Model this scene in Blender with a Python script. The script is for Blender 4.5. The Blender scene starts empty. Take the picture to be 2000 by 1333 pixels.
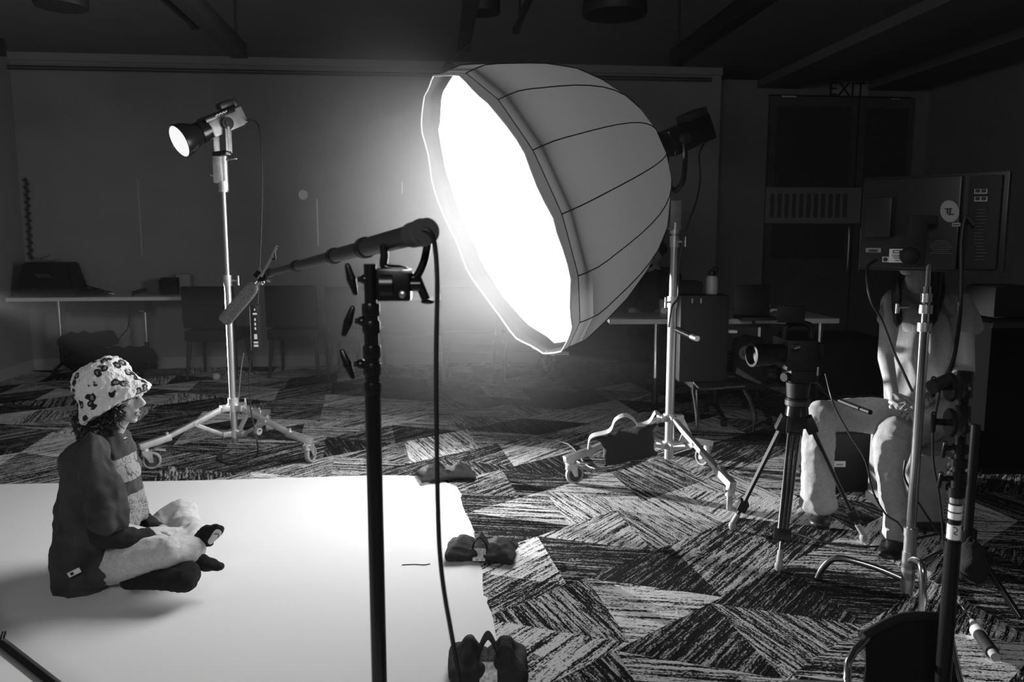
import bpy, bmesh, math, random
from mathutils import Vector, Matrix, Euler, noise
random.seed(7)
sc = bpy.context.scene
C = sc.collection
# ------------------------------------------------------------ camera
F_PX, PITCH, H = 1555.6, math.radians(7.4), 1.28
cam_d = bpy.data.cameras.new('camera'); cam = bpy.data.objects.new('camera', cam_d); C.objects.link(cam)
cam.location = (0, 0, H); cam.rotation_euler = (math.pi/2-PITCH, 0, 0)
cam_d.lens = 28; cam_d.sensor_width = 36; cam_d.clip_start = 0.05
cam_d.dof.use_dof = True; cam_d.dof.focus_distance = 3.0; cam_d.dof.aperture_fstop = 4.0
sc.camera = cam
sc.view_settings.view_transform = 'Standard'; sc.view_settings.look = 'None'
sc.view_settings.gamma = 1; sc.view_settings.exposure = 0.0
# ------------------------------------------------------------ world: black, with haze added round the softbox to imitate lens glow
w = bpy.data.worlds.new('world'); sc.world = w; w.use_nodes = True
nt = w.node_tree; nt.nodes.clear()
wo = nt.nodes.new('ShaderNodeOutputWorld'); bg = nt.nodes.new('ShaderNodeBackground')
bg.inputs[0].default_value = (0, 0, 0, 1); nt.links.new(bg.outputs[0], wo.inputs[0])
vs = nt.nodes.new('ShaderNodeVolumeScatter'); vs.inputs['Color'].default_value = (1, 1, 1, 1); vs.inputs['Anisotropy'].default_value = 0.0
GLOW_C, GLOW_R, GLOW_D, GLOW_0 = (-.05, 3.9, 1.42), 1.3, 0.50, 0.0015
ge = nt.nodes.new('ShaderNodeNewGeometry'); di = nt.nodes.new('ShaderNodeVectorMath'); di.operation = 'DISTANCE'; di.inputs[1].default_value = GLOW_C
nt.links.new(ge.outputs['Position'], di.inputs[0]); mr = nt.nodes.new('ShaderNodeMapRange'); nt.links.new(di.outputs['Value'], mr.inputs[0])
mr.inputs[1].default_value = 0; mr.inputs[2].default_value = GLOW_R; mr.inputs[3].default_value = 1; mr.inputs[4].default_value = 0
pw = nt.nodes.new('ShaderNodeMath'); pw.operation = 'POWER'; nt.links.new(mr.outputs[0], pw.inputs[0]); pw.inputs[1].default_value = 2.0
ma = nt.nodes.new('ShaderNodeMath'); ma.operation = 'MULTIPLY_ADD'; nt.links.new(pw.outputs[0], ma.inputs[0]); ma.inputs[1].default_value = GLOW_D; ma.inputs[2].default_value = GLOW_0
nt.links.new(ma.outputs[0], vs.inputs['Density']); nt.links.new(vs.outputs[0], wo.inputs[1])
w.cycles.volume_step_size = 0.5; sc.cycles.volume_max_steps = 24; w.cycles.volume_sampling = 'MULTIPLE_IMPORTANCE'
sc.cycles.volume_bounces = 0; sc.cycles.max_bounces = 8
# ------------------------------------------------------------ lights
KEY = 4.3                       # emission of the big softbox's diffuser
def add_light(name, typ, loc, target, power, size=0.1, angle=60, blend=0.3):
    l = bpy.data.lights.new(name, typ); o = bpy.data.objects.new(name, l); C.objects.link(o)
    o.location = loc; o.rotation_euler = (Vector(target)-Vector(loc)).to_track_quat('-Z', 'Y').to_euler()
    l.energy = power
    if typ == 'SPOT': l.spot_size = math.radians(angle); l.spot_blend = blend; l.shadow_soft_size = size
    if typ == 'AREA': l.shape = 'DISK'; l.size = size
    return o
sl = add_light('side_lamp_light', 'SPOT', (-4.5, 6.5, 0.80), (1.45, 3.45, 0.40), 4200, 0.06, 14, 0.35)
sl.scale = (2.4, 1, 1)
add_light('added_fill_light', 'AREA', (-.5, -1.2, 2.85), (.3, 6, .6), 62, 1.6)  # unseen fill lamp added to lift the paper, figure and dark walls
kl = add_light('softbox_light', 'AREA', Vector((-.070, 4.0, 1.376))+Vector((-.857, -.346, -.381))*.03, Vector((-.070, 4.0, 1.376))+Vector((-.857, -.346, -.381)), 31, 1.30)
kl.data.spread = math.radians(165)
# ------------------------------------------------------------ pixel helpers: a photo pixel to a real point at a known depth or on the floor
def ray(px, py):
    x = (px-1000)/F_PX; u = -(py-666.5)/F_PX
    c, s = math.cos(PITCH), math.sin(PITCH)
    return Vector((x, c+u*s, -s+u*c))
def P(px, py, Y):
    r = ray(px, py); return Vector((0, 0, H))+r*(Y/r.y)
def FL(px, py, z=0.0):
    r = ray(px, py); return Vector((0, 0, H))+r*((z-H)/r.z)
def Z(px, z, Y):                 # point at height z, depth Y, in the column px
    q = (px-1000)/F_PX; d = Y*math.cos(PITCH)-(z-H)*math.sin(PITCH); return Vector((q*d, Y, z))
def S(Y): return Y/F_PX          # metres per pixel at depth Y
YAW = math.radians(6.0)
EX = Vector((math.cos(YAW), math.sin(YAW), 0)); EY = Vector((-math.sin(YAW), math.cos(YAW), 0))
def RM(u, v, z=0): return EX*u+EY*v+Vector((0, 0, z))
def uv(p): return p.dot(EX), p.dot(EY)
V0 = uv(FL(450, 717))[1]
def WL(px, py, v=None, dz=0):
    v = V0 if v is None else v
    r = ray(px, py); t = v/(r.dot(EY)); return Vector((0, 0, H))+r*t
# ------------------------------------------------------------ materials (all greys: the photograph is black and white)
def g(v): return (v, v, v, 1)
MATS = {}
def mat(name, v, rough=0.6, metal=0.0, bump=0, bscale=200, var=0.0, vscale=30, coat=0, sheen=0):
    if name in MATS: return MATS[name]
    m = bpy.data.materials.new(name); m.use_nodes = True; n = m.node_tree.nodes; l = m.node_tree.links
    b = n['Principled BSDF']; b.inputs['Roughness'].default_value = rough; b.inputs['Metallic'].default_value = metal
    b.inputs['Base Color'].default_value = g(v)
    if coat: b.inputs['Coat Weight'].default_value = coat
    if sheen: b.inputs['Sheen Weight'].default_value = sheen
    tc = n.new('ShaderNodeTexCoord')
    if var:
        t = n.new('ShaderNodeTexNoise'); t.inputs['Scale'].default_value = vscale; t.inputs['Detail'].default_value = 5
        r = n.new('ShaderNodeValToRGB'); r.color_ramp.elements[0].color = g(max(0, v*(1-var))); r.color_ramp.elements[1].color = g(min(1, v*(1+var)))
        r.color_ramp.elements[0].position = .3; r.color_ramp.elements[1].position = .7
        l.new(tc.outputs['Object'], t.inputs[0]); l.new(t.outputs[0], r.inputs[0]); l.new(r.outputs[0], b.inputs['Base Color'])
    if bump:
        t = n.new('ShaderNodeTexNoise'); t.inputs['Scale'].default_value = bscale; t.inputs['Detail'].default_value = 3
        bu = n.new('ShaderNodeBump'); bu.inputs['Strength'].default_value = bump; bu.inputs['Distance'].default_value = 0.01
        l.new(tc.outputs['Object'], t.inputs[0]); l.new(t.outputs[0], bu.inputs['Height']); l.new(bu.outputs[0], b.inputs['Normal'])
    MATS[name] = m; return m
def emis(name, strength, v=1.0):
    m = bpy.data.materials.new(name); m.use_nodes = True; n = m.node_tree.nodes; n.clear()
    o = n.new('ShaderNodeOutputMaterial'); e = n.new('ShaderNodeEmission'); e.inputs[0].default_value = g(v); e.inputs[1].default_value = strength
    m.node_tree.links.new(e.outputs[0], o.inputs[0]); return m
BLK = mat('black_enamel', .010, .24); BLKM = mat('black_matte', .012, .7); BFAB = mat('black_fabric', .012, .95, bump=.5, bscale=260)
DFAB = mat('dark_nylon', .022, .75, bump=.5, bscale=240, var=.3); CHR = mat('chrome', .75, .16, 1.0); STL = mat('satin_steel', .62, .38, 1.0)
ALU = mat('cast_aluminium', .72, .42, .85, var=.15); GRYM = mat('grey_metal', .25, .45, .5, var=.2); RUB = mat('grey_rubber', .35, .6, var=.2)
WHT = mat('white_label', .8, .6); INK = mat('black_ink', .02, .6); WALL = mat('wall_paint', .26, .8, bump=.15, bscale=90, var=.06, vscale=4)
DWALL = mat('dark_wall_grey', .24, .8, var=.08, vscale=5); CEIL = mat('ceiling_paint', .17, .85, var=.08, vscale=3); BASE = mat('baseboard_paint', .36, .6)  # DWALL is a slightly darker grey than WALL
TABW = mat('table_laminate', .55, .4, var=.04); TEDGE = mat('table_edge', .6, .5); PLAST = mat('black_plastic', .015, .42); CASE = mat('black_case', .012, .5, bump=.3, bscale=160)
GTEE = mat('grey_tshirt', .38, .9, bump=.35, bscale=350, var=.1, vscale=60); DTEE = mat('washed_black_tshirt', .048, .9, bump=.3, bscale=350, var=.55, vscale=9)
JEAN = mat('pale_denim', .66, .9, bump=.5, bscale=420, var=.12, vscale=90); JEAN2 = mat('light_jeans', .52, .9, bump=.5, bscale=420, var=.12, vscale=70)
SKIN = mat('skin', .50, .5, var=.05, vscale=25); LIP = mat('lips', .2, .35); HAIR = mat('dark_hair', .010, .4, var=.6, vscale=60); SOCK = mat('black_fleece_sock', .010, .97, bump=.9, bscale=300)
WEB = mat('white_webbing', .7, .8, bump=.4, bscale=300); CABLE = mat('black_cable', .012, .5); CABG = mat('grey_cable', .2, .5); PVC = mat('grey_panel', .30, .7, var=.12, vscale=20)
FOAM = mat('microphone_foam', .30, .98, bump=.8, bscale=420, var=.35, vscale=200); SILV = mat('silver_reflector_cloth', .75, .5, .3); SBX = mat('black_softbox_cloth', .035, .8, bump=.2, bscale=120)
GLS = mat('glass_clear', .6, .1); WOOD = mat('dark_wood', .03, .6, var=.4, vscale=20); GREYP = mat('grey_print', .12, .7); PALE = mat('pale_plastic', .55, .5)
DOORM = mat('dark_door_paint', .10, .6, var=.15, vscale=6); EDARK = mat('sign_dark', .015, .5); FIX = mat('dark_fixture', .014, .6); PIPE = mat('pale_conduit', .3, .6)
# ------------------------------------------------------------ mesh building
class MB:
    def __init__(s): s.b = bmesh.new()
    def _add(s, verts, faces):
        vs_ = [s.b.verts.new(v) for v in verts]
        for f in faces:
            try: s.b.faces.new([vs_[i] for i in f])
            except ValueError: pass
        return vs_
    def box(s, c, size, rot=None, bev=0.0, yaw=0.0):
        M = Matrix.Translation(Vector(c)) @ ((rot.to_matrix().to_4x4() if hasattr(rot, 'to_matrix') else rot) if rot is not None else Matrix.Rotation(yaw, 4, 'Z')) @ Matrix.Diagonal((size[0], size[1], size[2], 1))
        r = bmesh.ops.create_cube(s.b, size=1, matrix=M)
        if bev > 0:
            es = list({e for v in r['verts'] for e in v.link_edges})
            bmesh.ops.bevel(s.b, geom=es, offset=bev, segments=2, affect='EDGES', profile=.6)
        return s
    def cyl(s, a, b, r0, r1=None, n=20):
        a, b = Vector(a), Vector(b); r1 = r0 if r1 is None else r1; d = b-a; L = d.length
        q = d.to_track_quat('Z', 'Y').to_matrix().to_4x4()
        bmesh.ops.create_cone(s.b, cap_ends=True, segments=n, radius1=r0, radius2=r1, depth=L, matrix=Matrix.Translation((a+b)/2) @ q)
        return s
    def sph(s, c, r, n=16, rot=None):
        r = (r, r, r) if isinstance(r, (int, float)) else r
        M = Matrix.Translation(Vector(c)) @ (rot.to_4x4() if rot is not None else Matrix.Identity(4)) @ Matrix.Diagonal((r[0], r[1], r[2], 1))
        bmesh.ops.create_uvsphere(s.b, u_segments=n, v_segments=max(6, n//2), radius=1, matrix=M); return s
    def hull(s, a, ra, b, rb, n=14):
        t = bmesh.new()
        for c, r in ((a, ra), (b, rb)):
            r = (r, r, r) if isinstance(r, (int, float)) else r
            bmesh.ops.create_icosphere(t, subdivisions=2, radius=1, matrix=Matrix.Translation(Vector(c)) @ Matrix.Diagonal((r[0], r[1], r[2], 1)))
        h = bmesh.ops.convex_hull(t, input=t.verts)
        bmesh.ops.delete(t, geom=list({v for v in h['geom_interior'] if isinstance(v, bmesh.types.BMVert)} | {v for v in t.verts if not v.link_faces}), context='VERTS')
        me = bpy.data.meshes.new('t'); t.to_mesh(me); t.free(); s.b.from_mesh(me); bpy.data.meshes.remove(me); return s
    def chain(s, nodes):
        for (a, ra), (b, rb) in zip(nodes, nodes[1:]): s.hull(a, ra, b, rb)
        return s
    def tube(s, pts, r, n=8, smooth=4, closed=False):
        pts = [Vector(p) for p in pts]
        if smooth and len(pts) > 2: pts = catmull(pts, smooth, closed)
        N = len(pts); rr = r if isinstance(r, list) else None
        rings = []; up = Vector((0, 0, 1))
        for i, p in enumerate(pts):
            if closed: t = pts[(i+1) % N]-pts[i-1]
            else: t = pts[min(i+1, N-1)]-pts[max(i-1, 0)]
            t.normalize(); x = t.cross(up)
            if x.length < .05: x = t.cross(Vector((1, 0, 0)))
            x.normalize(); y = t.cross(x); R = r if rr is None else rr[0]+(rr[1]-rr[0])*i/(N-1)
            if i and rings:
                px_ = prev_x-t*prev_x.dot(t)
                if px_.length > .01: x = px_.normalized(); y = t.cross(x)
            prev_x = x
            rings.append([s.b.verts.new(p+(x*math.cos(k*2*math.pi/n)+y*math.sin(k*2*math.pi/n))*R) for k in range(n)])
        for i in range(N if closed else N-1):
            A, B = rings[i], rings[(i+1) % N]
            for k in range(n): s.b.faces.new((A[k], A[(k+1) % n], B[(k+1) % n], B[k]))
        if not closed: s.b.faces.new(rings[0][::-1]); s.b.faces.new(rings[-1])
        return s
    def strap(s, pts, wdir, wd, th):     # flat band along pts
        pts = catmull([Vector(p) for p in pts], 5); wdir = Vector(wdir).normalized(); rings = []
        for i, p in enumerate(pts):
            t = (pts[min(i+1, len(pts)-1)]-pts[max(i-1, 0)]).normalized(); nn = t.cross(wdir).normalized()
            rings.append([s.b.verts.new(p+wdir*a*wd/2+nn*b_*th/2) for a, b_ in ((-1, -1), (1, -1), (1, 1), (-1, 1))])
        for A, B in zip(rings, rings[1:]):
            for k in range(4): s.b.faces.new((A[k], A[(k+1) % 4], B[(k+1) % 4], B[k]))
        s.b.faces.new(rings[0][::-1]); s.b.faces.new(rings[-1]); return s
    def lathe(s, o, ax, prof, n=32, squash=None, wob=0, closed=False):
        o, ax = Vector(o), Vector(ax).normalized(); q = ax.to_track_quat('Z', 'Y').to_matrix()
        X, Y_ = q.col[0], q.col[1]; rings = []
        for (r, h) in prof:
            rings.append([s.b.verts.new(o+ax*h+(X*math.cos(k*2*math.pi/n)+Y_*math.sin(k*2*math.pi/n))*max(r, 1e-5)) for k in range(n)])
        for A, B in zip(rings, rings[1:]+([rings[0]] if closed else [])):
            for k in range(n): s.b.faces.new((A[k], A[(k+1) % n], B[(k+1) % n], B[k]))
        if not closed:
            if prof[0][0] > 1e-4: s.b.faces.new(rings[0][::-1])
            if prof[-1][0] > 1e-4: s.b.faces.new(rings[-1])
        return s
    def prism(s, poly, ext):
        ext = Vector(ext); A = [s.b.verts.new(Vector(p)) for p in poly]; B = [s.b.verts.new(Vector(p)+ext) for p in poly]; n = len(poly)
        s.b.faces.new(A[::-1]); s.b.faces.new(B)
        for i in range(n): s.b.faces.new((A[i], A[(i+1) % n], B[(i+1) % n], B[i]))
        return s
def catmull(p, k, closed=False):
    out = []; n = len(p)
    for i in range(n if closed else n-1):
        if closed: a, b, c, d = p[i-1], p[i], p[(i+1) % n], p[(i+2) % n]
        else: a, b, c, d = p[max(i-1, 0)], p[i], p[i+1], p[min(i+2, n-1)]
        for j in range(k):
            t = j/k; out.append(.5*((2*b)+(c-a)*t+(2*a-5*b+4*c-d)*t*t+(3*b-a-3*c+d)*t**3))
    if not closed: out.append(p[-1])
    return out
def world_of(o):
    return o['_w'] if o is not None and '_w' in WORLD else WORLD.get(o.name, Vector((0, 0, 0))) if o is not None else Vector((0, 0, 0))
WORLD = {}
def finish(name, me, m, parent, smooth):
    o = bpy.data.objects.new(name, me); C.objects.link(o)
    off = WORLD.get(parent.name, Vector()) if parent is not None else Vector()
    me.transform(Matrix.Translation(-off))
    if parent is not None: o.parent = parent
    WORLD[o.name] = off
    for mm in (m if isinstance(m, list) else [m]): me.materials.append(mm)
    if smooth:
        me.polygons.foreach_set('use_smooth', [True]*len(me.polygons))
        if smooth != 'all': me.set_sharp_from_angle(angle=math.radians(38))
    return o
def obj(name, mb, m, parent=None, smooth=True, thick=None):
    bmesh.ops.recalc_face_normals(mb.b, faces=mb.b.faces)
    me = bpy.data.meshes.new(name); mb.b.to_mesh(me); mb.b.free()
    return finish(name, me, m, parent, smooth)
def baked(name, mb, m, parent, voxel=.01, smooth=6, disp=(), tris=None):
    """overlapping closed shapes -> one continuous skin"""
    me = bpy.data.meshes.new('tmp'); mb.b.to_mesh(me); mb.b.free()
    o = bpy.data.objects.new('tmp', me); C.objects.link(o)
    r = o.modifiers.new('r', 'REMESH'); r.mode = 'VOXEL'; r.voxel_size = voxel; r.adaptivity = 0
    s_ = o.modifiers.new('s', 'SMOOTH'); s_.iterations = smooth; s_.factor = .5
    dg = bpy.context.evaluated_depsgraph_get(); ev = o.evaluated_get(dg)
    me2 = bpy.data.meshes.new_from_object(ev); C.objects.unlink(o); bpy.data.objects.remove(o); bpy.data.meshes.remove(me)
    if disp:
        vn = [v.normal.copy() for v in me2.vertices]
        for v, n_ in zip(me2.vertices, vn):
            d = 0
            for fn in disp: d += fn(v.co)
            v.co = v.co+n_*d
    me2.materials.clear(); me2.name = name
    return finish(name, me2, m, parent, 'all')
def folds(scale, amp, direction=None, stretch=4):
    def fn(p):
        q = Vector(p)*scale
        if direction is not None:
            d = Vector(direction).normalized(); q = q-d*q.dot(d)*(1-1/stretch)
        return (abs(noise.noise(q))*2-0.5)*-amp
    return fn
def bumpy(scale, amp):
    return lambda p: noise.noise(Vector(p)*scale)*amp
def thing(name, label, cat, loc, group=None):
    o = bpy.data.objects.new(name, None); C.objects.link(o); o.location = loc; o.empty_display_size = .1
    WORLD[o.name] = Vector(loc); o['label'] = label; o['category'] = cat
    if group: o['group'] = group
    return o
def tag(o, label, cat, group=None, kind=None):
    o['label'] = label; o['category'] = cat
    if group: o['group'] = group
    if kind: o['kind'] = kind
    return o
def struct(o): o['kind'] = 'structure'; return o
# ------------------------------------------------------------ carpet material
def carpet():
    m = bpy.data.materials.new('carpet_tiles'); m.use_nodes = True; n = m.node_tree.nodes; l = m.node_tree.links; b = n['Principled BSDF']
    b.inputs['Roughness'].default_value = .95
    def M(op, a, b_=None, c=None):
        x = n.new('ShaderNodeMath'); x.operation = op
        for i, v in enumerate((a, b_, c)):
            if v is None: continue
            if isinstance(v, (int, float)): x.inputs[i].default_value = v
            else: l.new(v, x.inputs[i])
        return x.outputs[0]
    def XYZ(a, b_, c):
        x = n.new('ShaderNodeCombineXYZ')
        for i, v in enumerate((a, b_, c)):
            if isinstance(v, (int, float)): x.inputs[i].default_value = v
            else: l.new(v, x.inputs[i])
        return x.outputs[0]
    def NOI(vec, scale=1, det=2):
        x = n.new('ShaderNodeTexNoise'); x.inputs['Scale'].default_value = scale; x.inputs['Detail'].default_value = det; l.new(vec, x.inputs[0]); return x.outputs[0]
    def WN(vec):
        x = n.new('ShaderNodeTexWhiteNoise'); x.noise_dimensions = '3D'; l.new(vec, x.inputs[0]); return x
    def SM(v, lo, hi):
        x = n.new('ShaderNodeMapRange'); x.interpolation_type = 'SMOOTHSTEP'; l.new(v, x.inputs[0])
        for i, q in ((1, lo), (2, hi)):
            if isinstance(q, (int, float)): x.inputs[i].default_value = q
            else: l.new(q, x.inputs[i])
        return x.outputs[0]
    tc = n.new('ShaderNodeTexCoord'); rot = n.new('ShaderNodeVectorRotate'); rot.rotation_type = 'Z_AXIS'; rot.inputs['Angle'].default_value = math.radians(-41)
    l.new(tc.outputs['Object'], rot.inputs[0]); sp = n.new('ShaderNodeSeparateXYZ'); l.new(rot.outputs[0], sp.inputs[0]); X, Y = M('ADD', sp.outputs[0], .37), M('ADD', sp.outputs[1], .61)
    L = .50
    v = M('DIVIDE', Y, L*math.sqrt(3)/2); u = M('SUBTRACT', M('DIVIDE', X, L), M('MULTIPLY', v, .5))
    fv = M('FLOOR', v); u = M('ADD', u, WN(XYZ(fv, 3.3, 1.7)).outputs[0]); fu = M('FLOOR', u); tri = M('GREATER_THAN', M('ADD', M('SUBTRACT', u, fu), M('SUBTRACT', v, fv)), 1.0)
    wn = WN(XYZ(fu, fv, tri)); h1 = wn.outputs[0]; sc2 = n.new('ShaderNodeSeparateColor'); l.new(wn.outputs[1], sc2.inputs[0]); h2 = sc2.outputs[1]
    # long rows: every second row keeps one direction so that wide bands run through
    ang = M('ADD', M('MULTIPLY', M('FLOOR', M('MULTIPLY', M('POWER', h1, 1.6), 3)), math.pi/3), -.20)
    r2 = n.new('ShaderNodeVectorRotate'); r2.rotation_type = 'Z_AXIS'; l.new(rot.outputs[0], r2.inputs[0]); l.new(ang, r2.inputs['Angle'])
    sp2 = n.new('ShaderNodeSeparateXYZ'); l.new(r2.outputs[0], sp2.inputs[0]); a, c = sp2.outputs[0], sp2.outputs[1]
    s1 = NOI(XYZ(M('MULTIPLY', a, 1.8), M('MULTIPLY', c, 62), h1), 1, 1)
    s2 = NOI(XYZ(M('MULTIPLY', a, 14), M('MULTIPLY', c, 150), h1), 1, 2)
    s3 = NOI(XYZ(M('MULTIPLY', a, 110), M('MULTIPLY', c, 240), h1), 1, 2)
    mixv = M('ADD', M('ADD', M('MULTIPLY', s1, .34), M('MULTIPLY', s2, .32)), M('MULTIPLY', s3, .34))
    lvl = M('ADD', M('MULTIPLY', h2, -.11), .542)
    val = SM(mixv, lvl, M('ADD', lvl, .07))
    colr = n.new('ShaderNodeMapRange'); l.new(val, colr.inputs[0]); colr.inputs[3].default_value = .006
    l.new(M('ADD', M('MULTIPLY', h2, .64), .24), colr.inputs[4])
    l.new(colr.outputs[0], b.inputs['Base Color'])
    bu = n.new('ShaderNodeBump'); bu.inputs['Strength'].default_value = .8; bu.inputs['Distance'].default_value = .006; l.new(mixv, bu.inputs['Height']); l.new(bu.outputs[0], b.inputs['Normal'])
    b.inputs['Specular IOR Level'].default_value = .15
    return m
def leopard():
    m = bpy.data.materials.new('leopard_plush'); m.use_nodes = True; n = m.node_tree.nodes; l = m.node_tree.links; b = n['Principled BSDF']; b.inputs['Roughness'].default_value = .95
    tc = n.new('ShaderNodeTexCoord'); nz = n.new('ShaderNodeTexNoise'); nz.inputs['Scale'].default_value = 38; mx = n.new('ShaderNodeVectorMath'); mx.operation = 'MULTIPLY_ADD'
    l.new(tc.outputs['Object'], nz.inputs[0]); l.new(nz.outputs[1], mx.inputs[0]); mx.inputs[1].default_value = (.022,)*3; l.new(tc.outputs['Object'], mx.inputs[2])
    vo = n.new('ShaderNodeTexVoronoi'); vo.inputs['Scale'].default_value = 25; l.new(mx.outputs[0], vo.inputs[0])
    rp = n.new('ShaderNodeValToRGB'); e = rp.color_ramp.elements; e[0].position = .0; e[0].color = g(.30); e[1].position = 1; e[1].color = g(.93)
    for p_, v_ in ((.17, .35), (.22, .02), (.37, .02), (.43, .92)): q = e.new(p_); q.color = g(v_)
    l.new(vo.outputs['Distance'], rp.inputs[0])
    n2 = n.new('ShaderNodeTexNoise'); n2.inputs['Scale'].default_value = 30; l.new(tc.outputs['Object'], n2.inputs[0])
    r2 = n.new('ShaderNodeValToRGB'); r2.color_ramp.elements[0].position = .31; r2.color_ramp.elements[1].position = .37; l.new(n2.outputs[0], r2.inputs[0])
    mc = n.new('ShaderNodeMix'); mc.data_type = 'RGBA'; l.new(r2.outputs[0], mc.inputs[0]); mc.inputs[6].default_value = g(.93); l.new(rp.outputs[0], mc.inputs[7])
    l.new(mc.outputs[2], b.inputs['Base Color'])
    n3 = n.new('ShaderNodeTexNoise'); n3.inputs['Scale'].default_value = 160; bu = n.new('ShaderNodeBump'); bu.inputs['Strength'].default_value = .8; bu.inputs['Distance'].default_value = .01
    l.new(tc.outputs['Object'], n3.inputs[0]); l.new(n3.outputs[0], bu.inputs['Height']); l.new(bu.outputs[0], b.inputs['Normal']); return m
# ============================================================ SETTING
ZC = WL(700, 128).z               # ceiling height at the back wall
UL = uv(FL(58, 726))[0]; UR = 5.6; VB = -2.6; UC = uv(WL(1398, 500))[0]; V1 = V0+.55
def slab(name, a, b, m, zlo=None):
    """a,b room-frame corners (u,v,z)"""
    c = [(a[i]+b[i])/2 for i in range(3)]; mb = MB(); mb.box(RM(c[0], c[1], c[2]), [abs(a[i]-b[i]) for i in range(3)], yaw=YAW)
    return struct(obj(name, mb, m, smooth=False))
slab('floor', (UL-.2, VB-.2, -.1), (UR+.2, V1+.2, 0), carpet())
slab('wall_back', (UL-.15, V0, 0), (UC, V0+.7, ZC+.05), WALL)
slab('wall_alcove', (UC, V1, 0), (UR, V1+.15, ZC+.05), DWALL)
slab('wall_left', (UL-.15, VB, 0), (UL, V0, ZC+.05), WALL)
slab('wall_right', (UR, VB, 0), (UR+.15, V1+.15, ZC+.05), DWALL)
slab('wall_front', (UL-.15, VB-.15, 0), (UR+.15, VB, ZC+.05), DWALL)
slab('ceiling', (UL-.15, VB-.15, ZC+.05), (UR+.15, V1+.15, ZC+.2), CEIL)
slab('baseboard_back', (UL, V0-.015, 0), (UC, V0, .11), BASE)
slab('baseboard_left', (UL, VB, 0), (UL+.015, V0-.015, .11), BASE)
slab('trim_1', (UL, V0-.03, ZC-.02), (UC, V0, ZC+.05), WALL)
# ceiling joists over the right part of the room
for k, (p0, p1) in enumerate((((1480, 138), (1560, 147)), ((1690, 150), (1780, 152)), ((1900, 160), (1990, 165)))):
    u0, u1 = uv(WL(p0[0], p0[1], V1))[0], uv(WL(p1[0], p1[1], V1))[0]
    o = slab('trim_%d' % (k+2), (u0, VB+.1, ZC-.035), (u1, V1, ZC+.05), CEIL)
# seams of the wall panels (thin pale metal strips) and the track wire under the ceiling
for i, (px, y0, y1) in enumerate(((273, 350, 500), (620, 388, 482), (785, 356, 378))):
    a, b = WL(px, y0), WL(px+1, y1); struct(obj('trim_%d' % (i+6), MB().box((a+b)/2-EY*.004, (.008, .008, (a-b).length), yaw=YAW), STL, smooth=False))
wire = thing('track_cable', 'pair of thin dark cables stretched along the top of the back wall', 'cable', WL(0, 132)-EY*.05)
for dz in (0, -.025):
    obj('cable', MB().tube([WL(-60, 127, V0-.06)+Vector((0, 0, dz)), WL(700, 141, V0-.06)+Vector((0, 0, dz)), WL(1390, 153, V0-.06)+Vector((0, 0, dz))], .006, 6), CABLE, wire)
# alcove: double door with dark glazing, exit sign, slatted panel
def wq(px, py, v=V1, off=0): return WL(px, py, v-off)
def rectprism(name, px0, py0, px1, py1, m, parent, v=V1, off=0.0, th=.03, bev=0):
    a, b = WL(px0, py0, v-off), WL(px1, py1, v-off); c = (a+b)/2; wdt = abs(uv(a)[0]-uv(b)[0]); hh = abs(a.z-b.z)
    return obj(name, MB().box(c-EY*th/2, (wdt, th, hh), yaw=YAW, bev=bev), m, parent, smooth=False)
fb = WL(1497, 187, V1); zt = fb.z
def doorpart(name, u0, u1, z0, z1, m, parent, off=0, th=.03):
    return obj(name, MB().box(RM((u0+u1)/2, V1-off-th/2, (z0+z1)/2), (abs(u1-u0), th, z1-z0), yaw=YAW), m, parent, smooth=False)
ud0, udm, ud1 = uv(WL(1497, 300, V1))[0], uv(WL(1668, 300, V1))[0], uv(WL(1776, 300, V1))[0]
for i, (a_, b_) in enumerate(((ud0, udm-.01), (udm+.01, ud1))):
    d = struct(doorpart('door_%d' % (i+1), a_, b_, .01, zt, DOORM, None, .005, .05))
    doorpart('glass', a_+.08, b_-.08, 1.05, zt-.12, mat('dark_glass', .07, .4), d, .056, .012)
    hx = b_-.06 if i == 0 else a_+.06
    obj('door_handle', MB().tube([RM(hx, V1-.06, .9), RM(hx, V1-.11, .92), RM(hx, V1-.11, 1.35), RM(hx, V1-.06, 1.37)], .009, 8), STL, d)
sill = thing('window_shade', 'slim dark shade roller above the dark doors, a bright piece painted as a glint at its left end', 'shade', WL(1500, 190, V1-.1))
rectprism('roller', 1499, 186, 1775, 192, BLKM, sill, V1, .07, .05)
rectprism('bracket', 1527, 187.5, 1555, 190.5, mat('painted_glint', .9, .3), sill, V1, .125, .01)  # bright box stands in for a glint on the roller
rectprism('bracket', 1741, 193, 1757, 195, PALE, sill, V1, .125, .01)
sg = thing('exit_sign', 'unlit exit sign with dark letters on the wall above the doors', 'sign', WL(1655, 188, V1))
rectprism('sign_box', 1620, 154, 1690, 192, mat('sign_face', .34, .6), sg, V1, .0, .06, .004)
def text(name, s, size, loc, xdir, zdir, m, parent, th=.002, align='CENTER'):
    cu = bpy.data.curves.new('t', 'FONT'); cu.body = s; cu.size = size; cu.extrude = th/2; cu.align_x = align; cu.align_y = 'CENTER'; cu.resolution_u = 3
    o = bpy.data.objects.new('t', cu); C.objects.link(o); dg = bpy.context.evaluated_depsgraph_get(); me = bpy.data.meshes.new_from_object(o.evaluated_get(dg)); C.objects.unlink(o); bpy.data.objects.remove(o)
    x = Vector(xdir).normalized(); z = Vector(zdir).normalized(); y = z.cross(x)
    R = Matrix((x, z, x.cross(z))).transposed().to_4x4()
    me.transform(Matrix.Translation(Vector(loc)) @ R); me.materials.clear(); me.name = name
    return finish(name, me, m, parent, False)
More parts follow.
